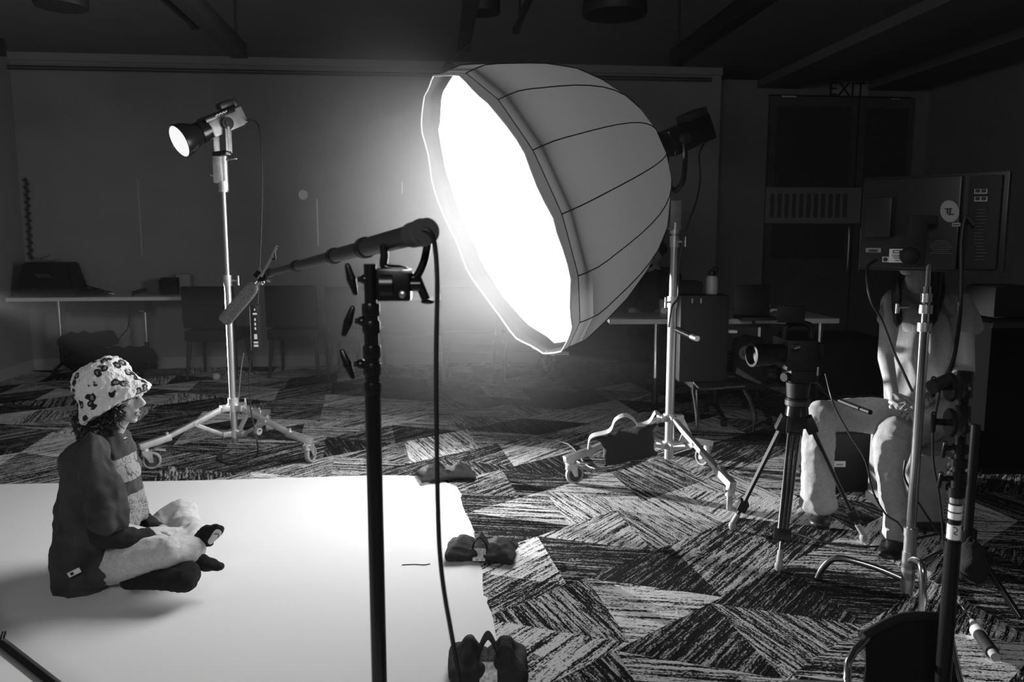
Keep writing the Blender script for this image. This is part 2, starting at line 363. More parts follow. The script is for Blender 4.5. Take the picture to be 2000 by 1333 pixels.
a = WL(1655, 173, V1-.066); text('lettering', 'EXIT', .21, a-Vector((0, 0, .012)), EX, (0, 0, 1), EDARK, sg, .004)
vp = thing('slatted_panel', 'pale panel with a row of dark vertical slots on the left alcove door', 'panel', WL(1587, 437, V1-.07))
rectprism('panel', 1496, 366, 1678, 437, mat('pale_panel', .26, .7), vp, V1, .085, .015)
for k in range(12):
    x = 1508+k*14.2
    if k < 11: rectprism('slot', x-3, 378, x+3, 425, DOORM, vp, V1, .10, .004)
# ceiling fixtures: hung linear lights, rods, pendants, ducts
def hung_bar(name, label, p_end, py_end, Yend, p_far, py_far, Yfar, wd, ht, mt, grp=None, rods=((.02,),), ctop=None):
    A = P(p_end, py_end, Yend); B = P(p_far, py_far, Yfar); B.z = A.z
    t = thing(name, label, 'ceiling light', (A+B)/2, grp)
    d = (B-A); L = d.length; yaw = math.atan2(d.y, d.x)
    obj('housing', MB().box((A+B)/2, (L, wd, ht), yaw=yaw, bev=.008), mt, t)
    for f in rods:
        q = A+d*f[0]; obj('rod', MB().cyl(q+Vector((0, 0, ht/2)), Vector((q.x, q.y, ZC+.05)), .007, n=8), mt, t)
    return t
def vpdir(px, py): return None
# direction of the fixtures = room depth
def bar_depth(name, label, px, py, Yend, L, wd, ht, mt, rods, grp=None, slope=0):
    A = P(px, py, Yend); d = -EY*L; t = thing(name, label, 'ceiling light', A+d/2, grp)
    obj('housing', MB().box(A+d/2, (wd, L, ht), yaw=YAW, bev=.006), mt, t)
    obj('end_cap', MB().box(A+EY*.006, (wd+.01, .012, ht+.01), yaw=YAW), BLKM, t)
    for f in rods:
        q = A+d*f; obj('rod', MB().cyl(q+Vector((0, 0, ht/2)), Vector((q.x, q.y, ZC+.05)), .008, n=8), mt, t)
    return t
HG = 'linear fixtures hung under the ceiling'
bar_depth('linear_light', 'long dark linear ceiling light, the one hung above the left lamp stand', 466, 98, 5.4, 2.6, .10, .09, FIX, (.02, .6), HG)
bar_depth('linear_light', 'long dark linear ceiling light, the one hung right of the big softbox', 1322, 112, 5.4, 2.8, .08, .10, FIX, (.01, .6), HG)
bar_depth('linear_light', 'long pale-edged ceiling light ending just above the softbox top', 905, 88, 4.9, 2.0, .07, .06, FIX, (.02, .6), HG)
bar_depth('conduit_rail', 'thin dark rail hung left of the long left ceiling light', 380, 50, 5.3, 2.0, .035, .035, FIX, (.1,), HG)
bar_depth('conduit_rail', 'thin dark rail hung over the softbox to the right of its top', 1008, 58, 5.3, 2.0, .035, .035, FIX, (.1,), HG)
bar_depth('conduit_rail', 'pale conduit running beside the long left ceiling light', 420, 62, 5.9, 2.3, .04, .03, PIPE, (.5,), HG)
bar_depth('linear_light', 'dark ceiling light end cut by the left photo edge', -8, 92, 5.3, 2.3, .10, .1, FIX, (.02,), HG)
def pendant(label, px, py, Y, r):
    b = P(px, py, Y); t = thing('pendant_lamp', label, 'pendant lamp', b, 'dark pendant shades under the ceiling')
    hh = max(.12, min(.2, ZC-b.z-.1))
    obj('lamp_shade', MB().lathe(b, (0, 0, 1), [(r*.97, .0), (r, .01), (r*.96, hh*.6), (r*.7, hh), (.03, hh+.02), (.02, hh*.98), (r*.67, hh*.96), (r*.93, hh*.58), (r*.96, .012)], 32), FIX, t)
    obj('rod', MB().cyl(b+Vector((0, 0, hh)), (b.x, b.y, ZC+.05), .008, n=8), FIX, t)
pendant('dark drum pendant shade at the top left of the photo', 120, 14, 4.6, .14)
pendant('dark pendant shade right above the top of the softbox', 942, 26, 4.6, .10)
pendant('wide dark pendant shade at the top right of the softbox', 1200, 30, 4.6, .18)
# ============================================================ FLOOR PAPER
def paper():
    m = bpy.data.materials.new('seamless_paper'); m.use_nodes = True; n = m.node_tree.nodes; l = m.node_tree.links; b = n['Principled BSDF']; b.inputs['Roughness'].default_value = .7
    b.inputs['Base Color'].default_value = g(.80); tc = n.new('ShaderNodeTexCoord'); t = n.new('ShaderNodeTexNoise'); t.inputs['Scale'].default_value = 3; t.inputs['Detail'].default_value = 4
    r = n.new('ShaderNodeValToRGB'); r.color_ramp.elements[0].color = g(.84); r.color_ramp.elements[1].color = g(.88); l.new(tc.outputs['Object'], t.inputs[0]); l.new(t.outputs[0], r.inputs[0]); l.new(r.outputs[0], b.inputs['Base Color'])
    return m
edge = [(745, 930), (800, 931), (850, 936), (885, 949), (893, 953), (899, 962), (902, 968), (901, 974), (905, 990), (910, 1006), (918, 1022), (925, 1036), (928, 1060), (930, 1090), (941, 1118), (942, 1140), (945, 1166), (951, 1170), (953, 1180), (958, 1200), (966, 1222), (972, 1258), (978, 1300), (986, 1345), (995, 1420)]
mb = MB(); pts = [FL(-420, 958), FL(0, 948), FL(400, 940)]+[FL(*e) for e in edge]+[RM(.35, .9), RM(-5.0, .9)]
pts = [Vector((p.x+random.uniform(-.004, .004)*(3 < i < 27), p.y, 0.001)) for i, p in enumerate(pts)]
mb.prism(pts, (0, 0, .003)); pap = obj('floor_paper', mb, paper(), smooth=False)
tag(pap, 'wide sheet of white seamless paper with a torn right edge on the carpet', 'paper')
pc = tag(obj('thin_wire', MB().tube([FL(785, 1104, .006), FL(810, 1103, .006), FL(828, 1104, .006), FL(840, 1102, .006)], .0018, 6), INK), 'short thin dark wire lying on the white paper', 'wire')
# ============================================================ SOFTBOX on its lamp and wheeled stand
SC, SN, SR = Vector((-.070, 4.0, 1.376)), Vector((-.857, -.346, -.381)).normalized(), .73
q = SN.to_track_quat('Z', 'Y').to_matrix(); SX, SY = q.col[0], q.col[1]
# reorient so SX is horizontal
SX = Vector((0, 0, 1)).cross(SN).normalized(); SY = SN.cross(SX).normalized()
def sp(r, th, h): return SC+SN*h+(SX*math.cos(th)+SY*math.sin(th))*r
NR = 16
def rimr(k, j=0): return SR
sb = thing('softbox', 'huge glowing round parabolic softbox with a black outer shell', 'softbox', SC)
D = .93
prof = [(.09, -D), (.20, -D+.045), (.34, -D+.12), (.47, -D+.235), (.57, -D+.37), (.645, -D+.53), (.70, -D+.70), (.735, -.10), (SR, 0)]
mb = MB(); rings = []
SEG = NR*4
def scal(k):   # panels sag a little between the ribs
    f = (k % 4)/4; return 1-.018*math.sin(f*math.pi)
for r, h in prof: rings.append([mb.b.verts.new(sp(r*(scal(k) if h > -D else 1), k*2*math.pi/SEG, h)) for k in range(SEG)])
for A, B in zip(rings, rings[1:]):
    for k in range(SEG): mb.b.faces.new((A[k], A[(k+1) % SEG], B[(k+1) % SEG], B[k]))
def thin_cloth(name, refl, trans):
    m = bpy.data.materials.new(name); m.use_nodes = True; n = m.node_tree.nodes; l = m.node_tree.links; n.clear(); o = n.new('ShaderNodeOutputMaterial')
    a = n.new('ShaderNodeBsdfDiffuse'); a.inputs[0].default_value = g(refl); b = n.new('ShaderNodeBsdfTranslucent'); b.inputs[0].default_value = g(trans); ad = n.new('ShaderNodeAddShader')
    l.new(a.outputs[0], ad.inputs[0]); l.new(b.outputs[0], ad.inputs[1]); l.new(ad.outputs[0], o.inputs[0]); return m
obj('shell', mb, thin_cloth('thin_black_softbox_cloth', .03, .065), sb)
# front lip
mb = MB(); rings = []
for r, h in ((SR, -.005), (SR+.002, .038)): rings.append([mb.b.verts.new(sp(r*scal(k), k*2*math.pi/SEG, h+.008*math.sin(k*.9)*(h > 0))) for k in range(SEG)])
for A, B in zip(rings, rings[1:]):
    for k in range(SEG): mb.b.faces.new((A[k], A[(k+1) % SEG], B[(k+1) % SEG], B[k]))
lip = obj('front_lip', mb, thin_cloth('lip_cloth', .07, .05), sb)
mb = MB(); mb.tube([sp((SR+.004)*scal(k), k*2*math.pi/SEG, .040+.008*math.sin(k*.9)) for k in range(SEG)], .004, 6, smooth=0, closed=True); obj('lip_piping', mb, WEB, lip)
# diffuser: slightly bulging cloth disc, polygonal edge
mb = MB(); rings = []
for i in range(7):
    r = .975*SR*i/6
    rings.append([mb.b.verts.new(sp(r*(scal(k) if i == 6 else 1)*(1-(.012*((k//4) % 3) if i == 6 else 0)), k*2*math.pi/SEG, -.045+.035*(1-(i/6)**2))) for k in range(SEG)] if i else [mb.b.verts.new(sp(0, 0, -.01))])
for k in range(SEG): mb.b.faces.new((rings[0][0], rings[1][k], rings[1][(k+1) % SEG]))
for A, B in zip(rings[1:], rings[2:]):
    for k in range(SEG): mb.b.faces.new((A[k], A[(k+1) % SEG], B[(k+1) % SEG], B[k]))
df = obj('diffuser', mb, emis('lit_diffuser_cloth', KEY), sb)
# rib rods inside sleeves on the shell
for k in range(NR):
    th = k*2*math.pi/NR
    obj('rib', MB().tube([sp(r+.002, th, h) for r, h in prof], .0028, 6, smooth=2), BLKM, sb)
obj('speed_ring', MB().lathe(SC-SN*(D+.05), SN, [(.085, 0), (.105, .0), (.11, .03), (.10, .07), (.085, .07)], 32, closed=True), BLK, sb)
for i, th in enumerate((5.35, 5.0)):  # loose velcro tabs at the bottom
    a = sp(SR, -1.75+i*.22, .03); b = a+Vector((.06+.05*i, .02, -.025+.02*i)); c_ = a+Vector((.12, .03, -.045+.035*i))
    obj('velcro_tab', MB().strap([a, b, c_], (0.1, .9, .3), .035, .003), WEB, sb)
obj('cloth_flap', MB().strap([sp(SR+.01, 1.35, .03), sp(SR+.05, 1.32, .02), sp(SR+.08, 1.3, -.06)], SX, .16, .004), SBX, sb)
# lamp head behind
lp = thing('studio_lamp', 'black studio lamp head mounted behind the huge softbox', 'lamp', SC-SN*(D+.2), 'studio lamp heads')
ax = -SN; side = SX; upv = SY if SY.z > 0 else -SY
def fr(a, b, c): return SC-SN*(D+.05)+ax*a+side*b+upv*c
Rm = Matrix((side, ax, upv)).transposed()
mb = MB(); mb.cyl(fr(.0, 0, 0), fr(.07, 0, 0), .07, .06, 24); mb.box(fr(.20, 0, 0), (.13, .28, .14), rot=Rm.to_4x4(), bev=.012); obj('body', mb, BLK, lp)
obj('control_box', MB().box(fr(.27, 0, .085), (.12, .13, .05), rot=Rm.to_4x4(), bev=.01), BLKM, lp)
for s_ in (-1, 1):
    p0 = fr(.13, s_*.075, 0); obj('yoke_arm', MB().tube([p0, p0+Vector((-.0, 0, -.10))+side*s_*.015, p0+Vector((.0, 0, -.22)), Vector((.88, 4.35, p0.z-.27))], .014, 8), BLK, lp)
    obj('tilt_knob', MB().cyl(p0, p0+side*s_*.035, .03, .026, 16), BLKM, lp)
obj('junior_pin_block', MB().box((.88, 4.35, 1.40), (.06, .05, .16), bev=.006), GRYM, lp)
# glossy latches catching light on the dome near the ring
for (px, py) in ((1250, 228), (1238, 208)):
    pass
# ------------------------------------------------------------ wheeled steel stands
def caster(t, head, floor, idx):
    """head: world point of the leg end; wheel under it"""
    c = thing_part('caster', t, MB().cyl(head+Vector((0, 0, .02)), head-Vector((0, 0, .045)), .016, .022, 16), ALU)
    wx = Vector((.028, .012, 0)); wc = Vector((head.x, head.y, .05))+wx
    ang = math.atan2(wx.y, wx.x)
    axl = Vector((-math.sin(ang+idx*.9), math.cos(ang+idx*.9), 0)); fwd = Vector((axl.y, -axl.x, 0))
    wc = Vector((head.x, head.y, .05))+fwd*.03
    obj('wheel', MB().lathe(wc-axl*.014, axl, [(.037, .001), (.044, .0), (.05, .006), (.05, .022), (.044, .028), (.037, .027)], 28, closed=True), RUB, c)
    obj('wheel_hub', MB().lathe(wc-axl*.011, axl, [(0, .004), (.010, .0), (.012, .004), (.036, .003), (.038, .005), (.038, .017), (.036, .019), (.012, .018), (.010, .022), (0, .018)], 28), mat('dark_hub', .07, .45), c)
    for s_ in (-1, 1):
        o_ = wc+axl*s_*.02
        obj('fork', MB().prism([o_-fwd*.05+Vector((0, 0, .06)), o_+fwd*.004+Vector((0, 0, .055)), o_+fwd*.010-Vector((0, 0, .008)), o_-fwd*.010-Vector((0, 0, .008))], axl*.003*s_), ALU, c)
    obj('fork', MB().box(wc+Vector((0, 0, .057))-fwd*.02, (.05, .05, .006), yaw=math.atan2(fwd.y, fwd.x)), ALU, c)
    obj('brake_pedal', MB().prism([wc+fwd*.02+Vector((0, 0, .06))-axl*.015, wc+fwd*.075+Vector((0, 0, .048))-axl*.015, wc+fwd*.075+Vector((0, 0, .048))+axl*.015, wc+fwd*.02+Vector((0, 0, .06))+axl*.015], (0, 0, .006)), ALU, c)
def thing_part(name, t, mb, m): return obj(name, mb, m, t)
def tbar(mb, c, d, L=.05, r=.006, off=.05):
    c = Vector(c); d = Vector(d).normalized(); mb.cyl(c, c+d*off, r, n=10); mb.cyl(c+d*off-Vector((0, 0, L/2)), c+d*off+Vector((0, 0, L/2)), r*1.1, r*.8, n=10)
def wheeled_stand(label, cx, cy, tips, sections, top_z, grp, knob_dirs):
    t = thing('rolling_light_stand', label, 'light stand', (cx, cy, 0), grp)
    base = Vector((cx, cy, 0))
    for nm, z0, z1, r in sections: obj(nm, MB().cyl(base+Vector((0, 0, z0)), base+Vector((0, 0, z1)), r, n=24), STL, t)
    for z in (.285, .13):
        mb = MB(); mb.cyl(base+Vector((0, 0, z-.022)), base+Vector((0, 0, z+.022)), .036, n=24)
        for tp in tips:
            d = (Vector((tp[0], tp[1], 0))-base).normalized(); mb.box(base+Vector((0, 0, z))+d*.05, (.05, .045, .034), yaw=math.atan2(d.y, d.x), bev=.004)
        obj('collar', mb, ALU, t)
    for i, tp in enumerate(tips):
        e = Vector((tp[0], tp[1], 0)); d = (e-base); R = d.length; d.normalize(); yaw = math.atan2(d.y, d.x)
        a = base+d*.06+Vector((0, 0, .285)); b = base+d*(R-.09)+Vector((0, 0, .155))
        L = (b-a).length; pitch = math.atan2(b.z-a.z, (b-a).xy.length)
        rot = Matrix.Rotation(yaw, 4, 'Z') @ Matrix.Rotation(-pitch, 4, 'Y')
        lg = obj('leg', MB().box((a+b)/2, (L, .028, .028), rot=rot, bev=.003), ALU, t)
        # cast foot, nearly horizontal
        a2, b2 = b-d*.05+Vector((0, 0, .01)), base+d*(R+.03)+Vector((0, 0, .135)); pt = math.atan2(b2.z-a2.z, (b2-a2).xy.length)
        obj('foot_casting', MB().box((a2+b2)/2, ((b2-a2).length, .036, .036), rot=Matrix.Rotation(yaw, 4, 'Z') @ Matrix.Rotation(-pt, 4, 'Y'), bev=.004).cyl(b+Vector((0, 0, .0))-d*.03+Vector((0, 0, .01)), b+Vector((0, 0, .04))-d*.03, .008, n=10), ALU, lg)
        # brace
        m_ = a+(b-a)*.48; bb = base+d*.06+Vector((0, 0, .13)); pb = math.atan2(m_.z-bb.z, (m_-bb).xy.length)
        obj('brace', MB().box((m_+bb)/2-Vector((0, 0, .006)), ((m_-bb).length+.02, .022, .022), rot=Matrix.Rotation(yaw, 4, 'Z') @ Matrix.Rotation(-pb, 4, 'Y'), bev=.003).cyl(m_+d.cross(Vector((0, 0, 1)))*.022, m_-d.cross(Vector((0, 0, 1)))*.022, .009, n=10), ALU, lg)
        caster(t, base+d*R+Vector((0, 0, .125)), 0, i)
    for z, kd, rr in knob_dirs:
        mb = MB(); mb.cyl(base+Vector((0, 0, z-.03)), base+Vector((0, 0, z+.03)), rr, n=24); obj('clamp_collar', mb, ALU, t)
        mb = MB(); tbar(mb, base+Vector((0, 0, z))+Vector(kd)*rr*.9, kd, .055, .006, .045); obj('tightening_knob', mb, STL, t)
    return t
def zat(px, py, Y): return P(px, py, Y).z
SG = 'rolling steel light stands'
LX, LY = P(458, 840, 4.62).x, 4.62
ltips = [tuple(FL(286, 918)[:2]), tuple(FL(602, 906)[:2]), (LX+.03, LY+.52)]
ltop = zat(441, 372, LY)
wheeled_stand('steel rolling stand with three casters holding the small lamp at left', LX, LY, ltips,
    [('lower_tube', .07, zat(450, 545, LY), .020), ('upper_tube', zat(450, 552, LY), ltop, .0135)], ltop, SG, [(zat(450, 548, LY), (1, -.2, 0), .024), (.31, (1, .1, 0), .03)])
RX, RY = .88, 4.35
rtips = [tuple(FL(1112, 946)[:2]), tuple(FL(1424, 1000)[:2]), tuple(FL(1380, 912)[:2])]
wheeled_stand('steel rolling stand with three casters holding the huge softbox', RX, RY, rtips,
    [('lower_tube', .05, zat(1318, 590, RY), .025), ('middle_tube', zat(1318, 595, RY), zat(1320, 470, RY), .021), ('upper_tube', zat(1320, 475, RY), 1.36, .016)], 1.4, SG,
    [(zat(1318, 590, RY), (-.6, -.6, 0), .03), (zat(1318, 472, RY), (.7, -.6, 0), .026), (1.33, (-1, -.2, 0), .026)])
# ------------------------------------------------------------ small lamp on the left stand
LA = Vector((.60, .66, .42)).normalized()       # axis from disc to back
PV = Vector((LX, LY, zat(449, 243, LY))); LC = PV-LA*.27
l2 = thing('studio_lamp', 'small studio lamp with a black cone reflector on the left stand', 'lamp', LC, 'studio lamp heads')
sd = Vector((0, 0, 1)).cross(LA).normalized(); upL = LA.cross(sd).normalized()
def lf(a, b, c): return LC+LA*a+sd*b+upL*c
RmL = Matrix((LA, sd, upL)).transposed().to_4x4()
rad = .088
obj('reflector', MB().lathe(LC, LA, [(rad, -.004), (rad+.004, 0), (.088, .04), (.070, .085), (.055, .12), (.05, .135), (.045, .135), (.05, .118), (.066, .085), (.083, .04), (rad-.004, .004)], 40, closed=True), BLK, l2)
obj('lit_disc', MB().lathe(LC, LA, [(rad-.003, 0.0), (rad-.003, .003)], 40), emis('lamp_disc', .95), l2)
obj('collar', MB().cyl(lf(.125, 0, 0), lf(.155, 0, 0), .060, n=28).cyl(lf(.155, 0, 0), lf(.185, 0, 0), .053, n=28), BLK, l2)
obj('body', MB().box(lf(.285, 0, -.004), (.21, .105, .09), rot=RmL, bev=.010), GRYM, l2)
obj('top_cover', MB().box(lf(.275, 0, .052), (.21, .098, .028), rot=RmL, bev=.006), BLK, l2)
obj('rear_cap', MB().box(lf(.385, 0, .006), (.05, .11, .10), rot=RmL, bev=.014), mat('rear_cap_grey', .16, .5), l2)
obj('handle', MB().box(lf(.345, 0, .088), (.09, .06, .035), rot=RmL, bev=.012).box(lf(.40, 0, .075), (.03, .06, .05), rot=RmL, bev=.01), PLAST, l2)
for i in range(8): obj('lettering', MB().box(lf(.24+i*.010, .0495 if sd.dot(Vector((0, -1, 0))) > 0 else -.0495, .054+.003*(i % 2)), (.006, .002, .007), rot=RmL), WHT, l2, smooth=False)
ybz = ltop+.205
for s_ in (-1, 1):
    pv = lf(.275, s_*.058, -.002)
    obj('tilt_knob', MB().cyl(pv, pv+sd*s_*.02, .034, n=24).cyl(pv+sd*s_*.02, pv+sd*s_*.026, .020, n=24), BLK, l2)
    mid_ = pv+sd*s_*.012; ft = Vector((mid_.x, mid_.y, ybz)); fwd_ = Vector((-sd.y, sd.x, 0))
    obj('yoke_arm', MB().box((mid_+ft)/2, (.012, .038, mid_.z-ft.z), yaw=math.atan2(sd.y, sd.x), bev=.003).box((mid_+ft)/2+sd*s_*.007, (.003, .012, (mid_.z-ft.z)*.9), yaw=math.atan2(sd.y, sd.x)), GRYM, l2)
obj('yoke_base', MB().box((LX, LY, ltop+.205), (.155, .045, .03), yaw=math.atan2(sd.y, sd.x), bev=.01), BLK, l2)
obj('junior_pin_block', MB().box((LX-.022, LY, ltop+.115), (.05, .05, .15), bev=.005).cyl((LX+.012, LY, ltop+.0), (LX+.012, LY, ltop+.19), .018, n=20).cyl((LX, LY, ltop-.01), (LX, LY, ltop+.05), .027, n=20), ALU, l2)
mb = MB(); mb.cyl((LX+.03, LY-.01, ltop+.17), (LX+.075, LY-.02, ltop+.175), .006, n=8).sph((LX+.08, LY-.02, ltop+.175), (.014, .008, .007)); mb.cyl((LX-.04, LY-.01, ltop+.08), (LX-.065, LY-.015, ltop+.085), .006, n=8)
obj('set_screw', mb, STL, l2)
cb = thing('power_cable', 'thin black power cable hanging down from the left lamp', 'cable', P(510, 540, 4.4), 'cables hanging from the lamps')
obj('cable', MB().tube([lf(.41, 0, -.03), P(497, 236, 4.6), P(508, 260, 4.55), P(512, 340, 4.5), P(510, 450, 4.5), P(506, 545, 4.45), P(503, 594, 4.42)], .0042, 8), CABLE, cb)
bl = thing('power_ballast', 'slim black power supply box with white print hanging by the left stand', 'power supply', P(500, 685, 4.42))
BC = P(500, 641, 4.42); hb = 92*S(4.42)
obj('body', MB().box(BC, (.045, .06, hb), bev=.005), PLAST, bl)
obj('edge_trim', MB().box(BC+Vector((-.021, -.031, 0)), (.002, .002, hb*.96)), STL, bl)
for k, (dy, w_, h_) in enumerate(((.105, .006, .010), (.082, .022, .010), (.05, .008, .014), (.025, .008, .014), (0, .008, .014), (-.045, .016, .028), (-.078, .024, .010), (-.096, .024, .012))):
    obj('lettering', MB().box(BC+Vector((.006, -.031, dy)), (w_, .002, h_)), WHT, bl, smooth=False)
c2 = thing('control_cable', 'black cable looping from the power box down to the floor', 'cable', FL(430, 905))
obj('cable', MB().tube([P(489, 690, 4.42), P(487, 740, 4.42), P(490, 800, 4.4), P(497, 838, 4.38), P(503, 870, 4.34), FL(500, 892, .006), FL(470, 905, .006), FL(440, 905, .006), FL(425, 893, .006), FL(450, 880, .006)], .004, 8), CABLE, c2)
obj('inline_switch', MB().box(P(488, 690, 4.41), (.02, .02, .06), bev=.005), PLAST, c2)
obj('cable_clip', MB().lathe(P(504, 843, 4.37), (1, -.6, 0), [(.012, -.012), (.02, -.012), (.02, .012), (.012, .012)], 20, closed=True), ALU, c2)
tag(obj('thin_cable', MB().tube([P(476, 690, 4.5), P(470, 730, 4.5), P(466, 790, 4.5), P(470, 820, 4.55)], .0025, 6), CABG), 'thin pale cable hanging close to the left stand column', 'cable', 'cables hanging from the lamps')
cb = thing('power_cable', 'black power cable hanging from the lamp behind the softbox', 'cable', P(1350, 500, 4.35), 'cables hanging from the lamps')
obj('cable', MB().tube([fr(.34, 0, -.05), P(1366, 300, 4.45), P(1368, 350, 4.4), P(1358, 400, 4.35), P(1338, 455, 4.3), P(1326, 520, 4.28), P(1324, 580, 4.28), P(1312, 600, 4.25), P(1306, 640, 4.25)], .0055, 8), CABLE, cb)
# grip arm on the softbox stand
ga = thing('stand_clamp', 'short dark clamp arm with a silver tip on the softbox stand', 'clamp', P(1322, 645, 4.28))
obj('arm', MB().cyl(P(1322, 644, 4.3), P(1352, 658, 4.15), .017, n=16), BLK, ga); obj('tip', MB().cyl(P(1352, 658, 4.15), P(1362, 662, 4.10), .017, .015, n=16), STL, ga)
# ============================================================ FOREGROUND STAND, BOOM POLE, MICROPHONE
Y1 = 1.62; FX = P(731, 900, Y1).x
fs = thing('boom_stand', 'black foreground stand with three wing knobs down its left side', 'light stand', (FX, Y1, 0))
def zf(py): return P(731, py, Y1).z
k1 = S(Y1)
obj('lower_tube', MB().cyl((FX, Y1, .12), (FX, Y1, zf(772)), .0165, n=28), BLK, fs)
obj('middle_tube', MB().cyl((FX, Y1, zf(772)), (FX, Y1, zf(600)), .0150, n=28), BLK, fs)
obj('upper_tube', MB().cyl((FX, Y1, zf(600)), (FX, Y1, zf(516)), .0125, n=28), BLK, fs)
for py in (760, 722, 688, 640, 606): obj('collar', MB().lathe((FX, Y1, zf(py)-.012), (0, 0, 1), [(.012, -.002), (.0175, 0), (.0185, .003), (.0185, .022), (.0175, .026), (.012, .026)], 28), BLK, fs)
for (kx, ky, tilt) in ((692, 546, .25), (686, 628, -.35), (684, 712, .35)):
    c = P(kx, ky, Y1); n_ = obj('knob_neck', MB().cyl((FX, Y1, c.z), c+Vector((.008, 0, 0)), .009, .006, n=12).sph(c+Vector((.022, 0, 0)), .011), BLK, fs)
    a = c+Vector((-.006-math.sin(tilt)*.0, 0, 0)); u = Vector((math.sin(tilt)*-1, 0, math.cos(tilt)))
    mb = MB(); mb.hull(a+u*.028, (.006, .004, .006), a, (.010, .007, .010)); mb.hull(a, (.010, .007, .010), a-u*.028, (.006, .004, .006)); obj('wing_knob', mb, BLK, n_)
for k in range(3):
    th = k*2*math.pi/3+.5; d = Vector((math.cos(th), math.sin(th), 0))
    obj('leg', MB().tube([Vector((FX, Y1, .17))+d*.015, Vector((FX, Y1, .165))+d*.10, Vector((FX, Y1, .05))+d*.36, Vector((FX, Y1, .012))+d*.42], .012, 10), BLK, fs)
gh = thing('grip_clamp', 'black grip head clamped on top of the foreground stand', 'clamp', P(760, 555, Y1))
mb = MB(); mb.box(P(770, 556, Y1), (66*k1, .045, 64*k1), bev=.006); mb.cyl(P(800, 556, Y1), P(822, 556, Y1), .014, n=16); mb.cyl(P(745, 556, Y1), P(770, 556, Y1), .031, n=24); obj('body', mb, BLK, gh)
mb = MB(); mb.cyl(P(815, 545, Y1), P(832, 586, Y1), .009, n=12).sph(P(835, 590, Y1), (.014, .010, .005)); obj('handle_lever', mb, BLK, gh)
mb = MB(); mb.box(P(795, 530, Y1-.02), (20*k1, .01, 8*k1), bev=.002).sph(P(786, 575, Y1-.024), (.008, .004, .008)); obj('adjusting_screw', mb, STL, gh)
hd = thing('boom_pole_holder', 'black u-shaped cradle standing on the grip head holding the boom pole', 'clamp', P(790, 520, Y1))
obj('cradle', MB().tube([P(749, 478, Y1), P(751, 500, Y1), P(752, 522, Y1), P(790, 528, Y1), P(808, 545, Y1), P(825, 520, Y1), P(833, 490, Y1), P(836, 462, Y1-.02)], .0085, 10), BLK, hd)
obj('cradle_base', MB().box(P(775, 527, Y1), (40*k1, .03, 10*k1), bev=.003), BLK, hd)
BA, BB = P(822, 455, 1.50), P(521, 535, 2.58); bd = BB-BA; bu_ = bd.normalized()
bp = thing('boom_pole', 'dark telescopic boom pole slanting down left across the foreground', 'boom pole', BA)
def bt(t): return BA+bd*t
ts = ((0.0, .25, .0205), (.24, .43, .0165), (.425, .71, .0135), (.70, .985, .0105))
for i, (t0, t1, r) in enumerate(ts): obj('tube_section', MB().cyl(bt(t0), bt(t1), r, n=28), mat('carbon_tube', .035, .38), bp)
for t, r in ((.25, .0235), (.43, .0195), (.71, .0165), (.96, .0135)): obj('locking_collar', MB().lathe(bt(t)-bu_*.018, bu_, [(r*.8, 0), (r, .004), (r, .026), (r*.85, .032), (r*.7, .032)], 28), BLK, bp)
obj('end_cap', MB().sph(BA-bu_*.005, .0265, 24).cyl(BA-bu_*.03, BA+bu_*.04, .0245, n=28), mat('grey_cap', .07, .5), bp)
bc = thing('boom_cable', 'thick black cable dropping from the boom pole end to the floor', 'cable', P(860, 1100, 1.5))
obj('cable', MB().tube([P(826, 448, 1.47), P(841, 455, 1.47), P(850, 485, 1.48), P(854, 560, 1.48), P(852, 700, 1.48), P(853, 850, 1.48), P(855, 980, 1.47), P(859, 1080, 1.46), P(868, 1160, 1.45), P(882, 1240, 1.43), P(895, 1320, 1.41), P(910, 1440, 1.38), Vector((-.06, 1.30, .02)), Vector((.05, 1.15, .008))], .0047, 10), CABLE, bc)
MY = 2.66
mc = thing('microphone', 'grey foam-covered shotgun microphone hung from the boom pole tip', 'microphone', P(465, 595, MY))
a, b = P(495, 560, MY), P(436, 630, MY-.03); dm = (b-a).normalized()
obj('foam_windshield', MB().lathe(a, dm, [(.008, -.012), (.017, -.004), (.022, .010), (.0235, .04), (.0225, (b-a).length-.01), (.019, (b-a).length), (.0, (b-a).length+.001)], 28), FOAM, mc)
obj('body', MB().cyl(a-dm*.045, a+dm*.01, .0095, n=20), STL, mc)
sm = thing('shock_mount', 'small black clip mount joining microphone and boom tip', 'clamp', P(512, 540, 2.6))
mb = MB(); mb.lathe(P(508, 541, 2.6)-bu_*.01, dm, [(.018, -.01), (.022, -.01), (.022, .012), (.018, .012)], 20, closed=True); mb.cyl(P(521, 535, 2.58), P(506, 548, 2.62), .008, n=12); obj('ring', mb, BLK, sm)
mb = MB(); mb.cyl(P(500, 541, 2.6), P(496, 533, 2.58), .003, n=8).cyl(P(510, 533, 2.58), P(506, 522, 2.58), .003, n=8).cyl(P(516, 545, 2.6), P(528, 550, 2.6), .004, n=8).sph(P(512, 552, 2.58), .008); obj('set_screw', mb, CHR, sm)
tw = thing('cable_ties', 'two loose pale cord ends sticking up at the boom pole tip', 'cord', P(516, 534, 2.56))
obj('cord', MB().tube([P(510, 540, 2.56), P(524, 515, 2.54), P(534, 496, 2.53), P(541, 480, 2.53)], [.004, .0035], 8), mat('grey_cord', .3, .5), tw)
obj('cord', MB().tube([P(514, 536, 2.56), P(528, 508, 2.54), P(537, 506, 2.53), P(536, 490, 2.53), P(542, 482, 2.53)], .0028, 8), CABLE, tw)
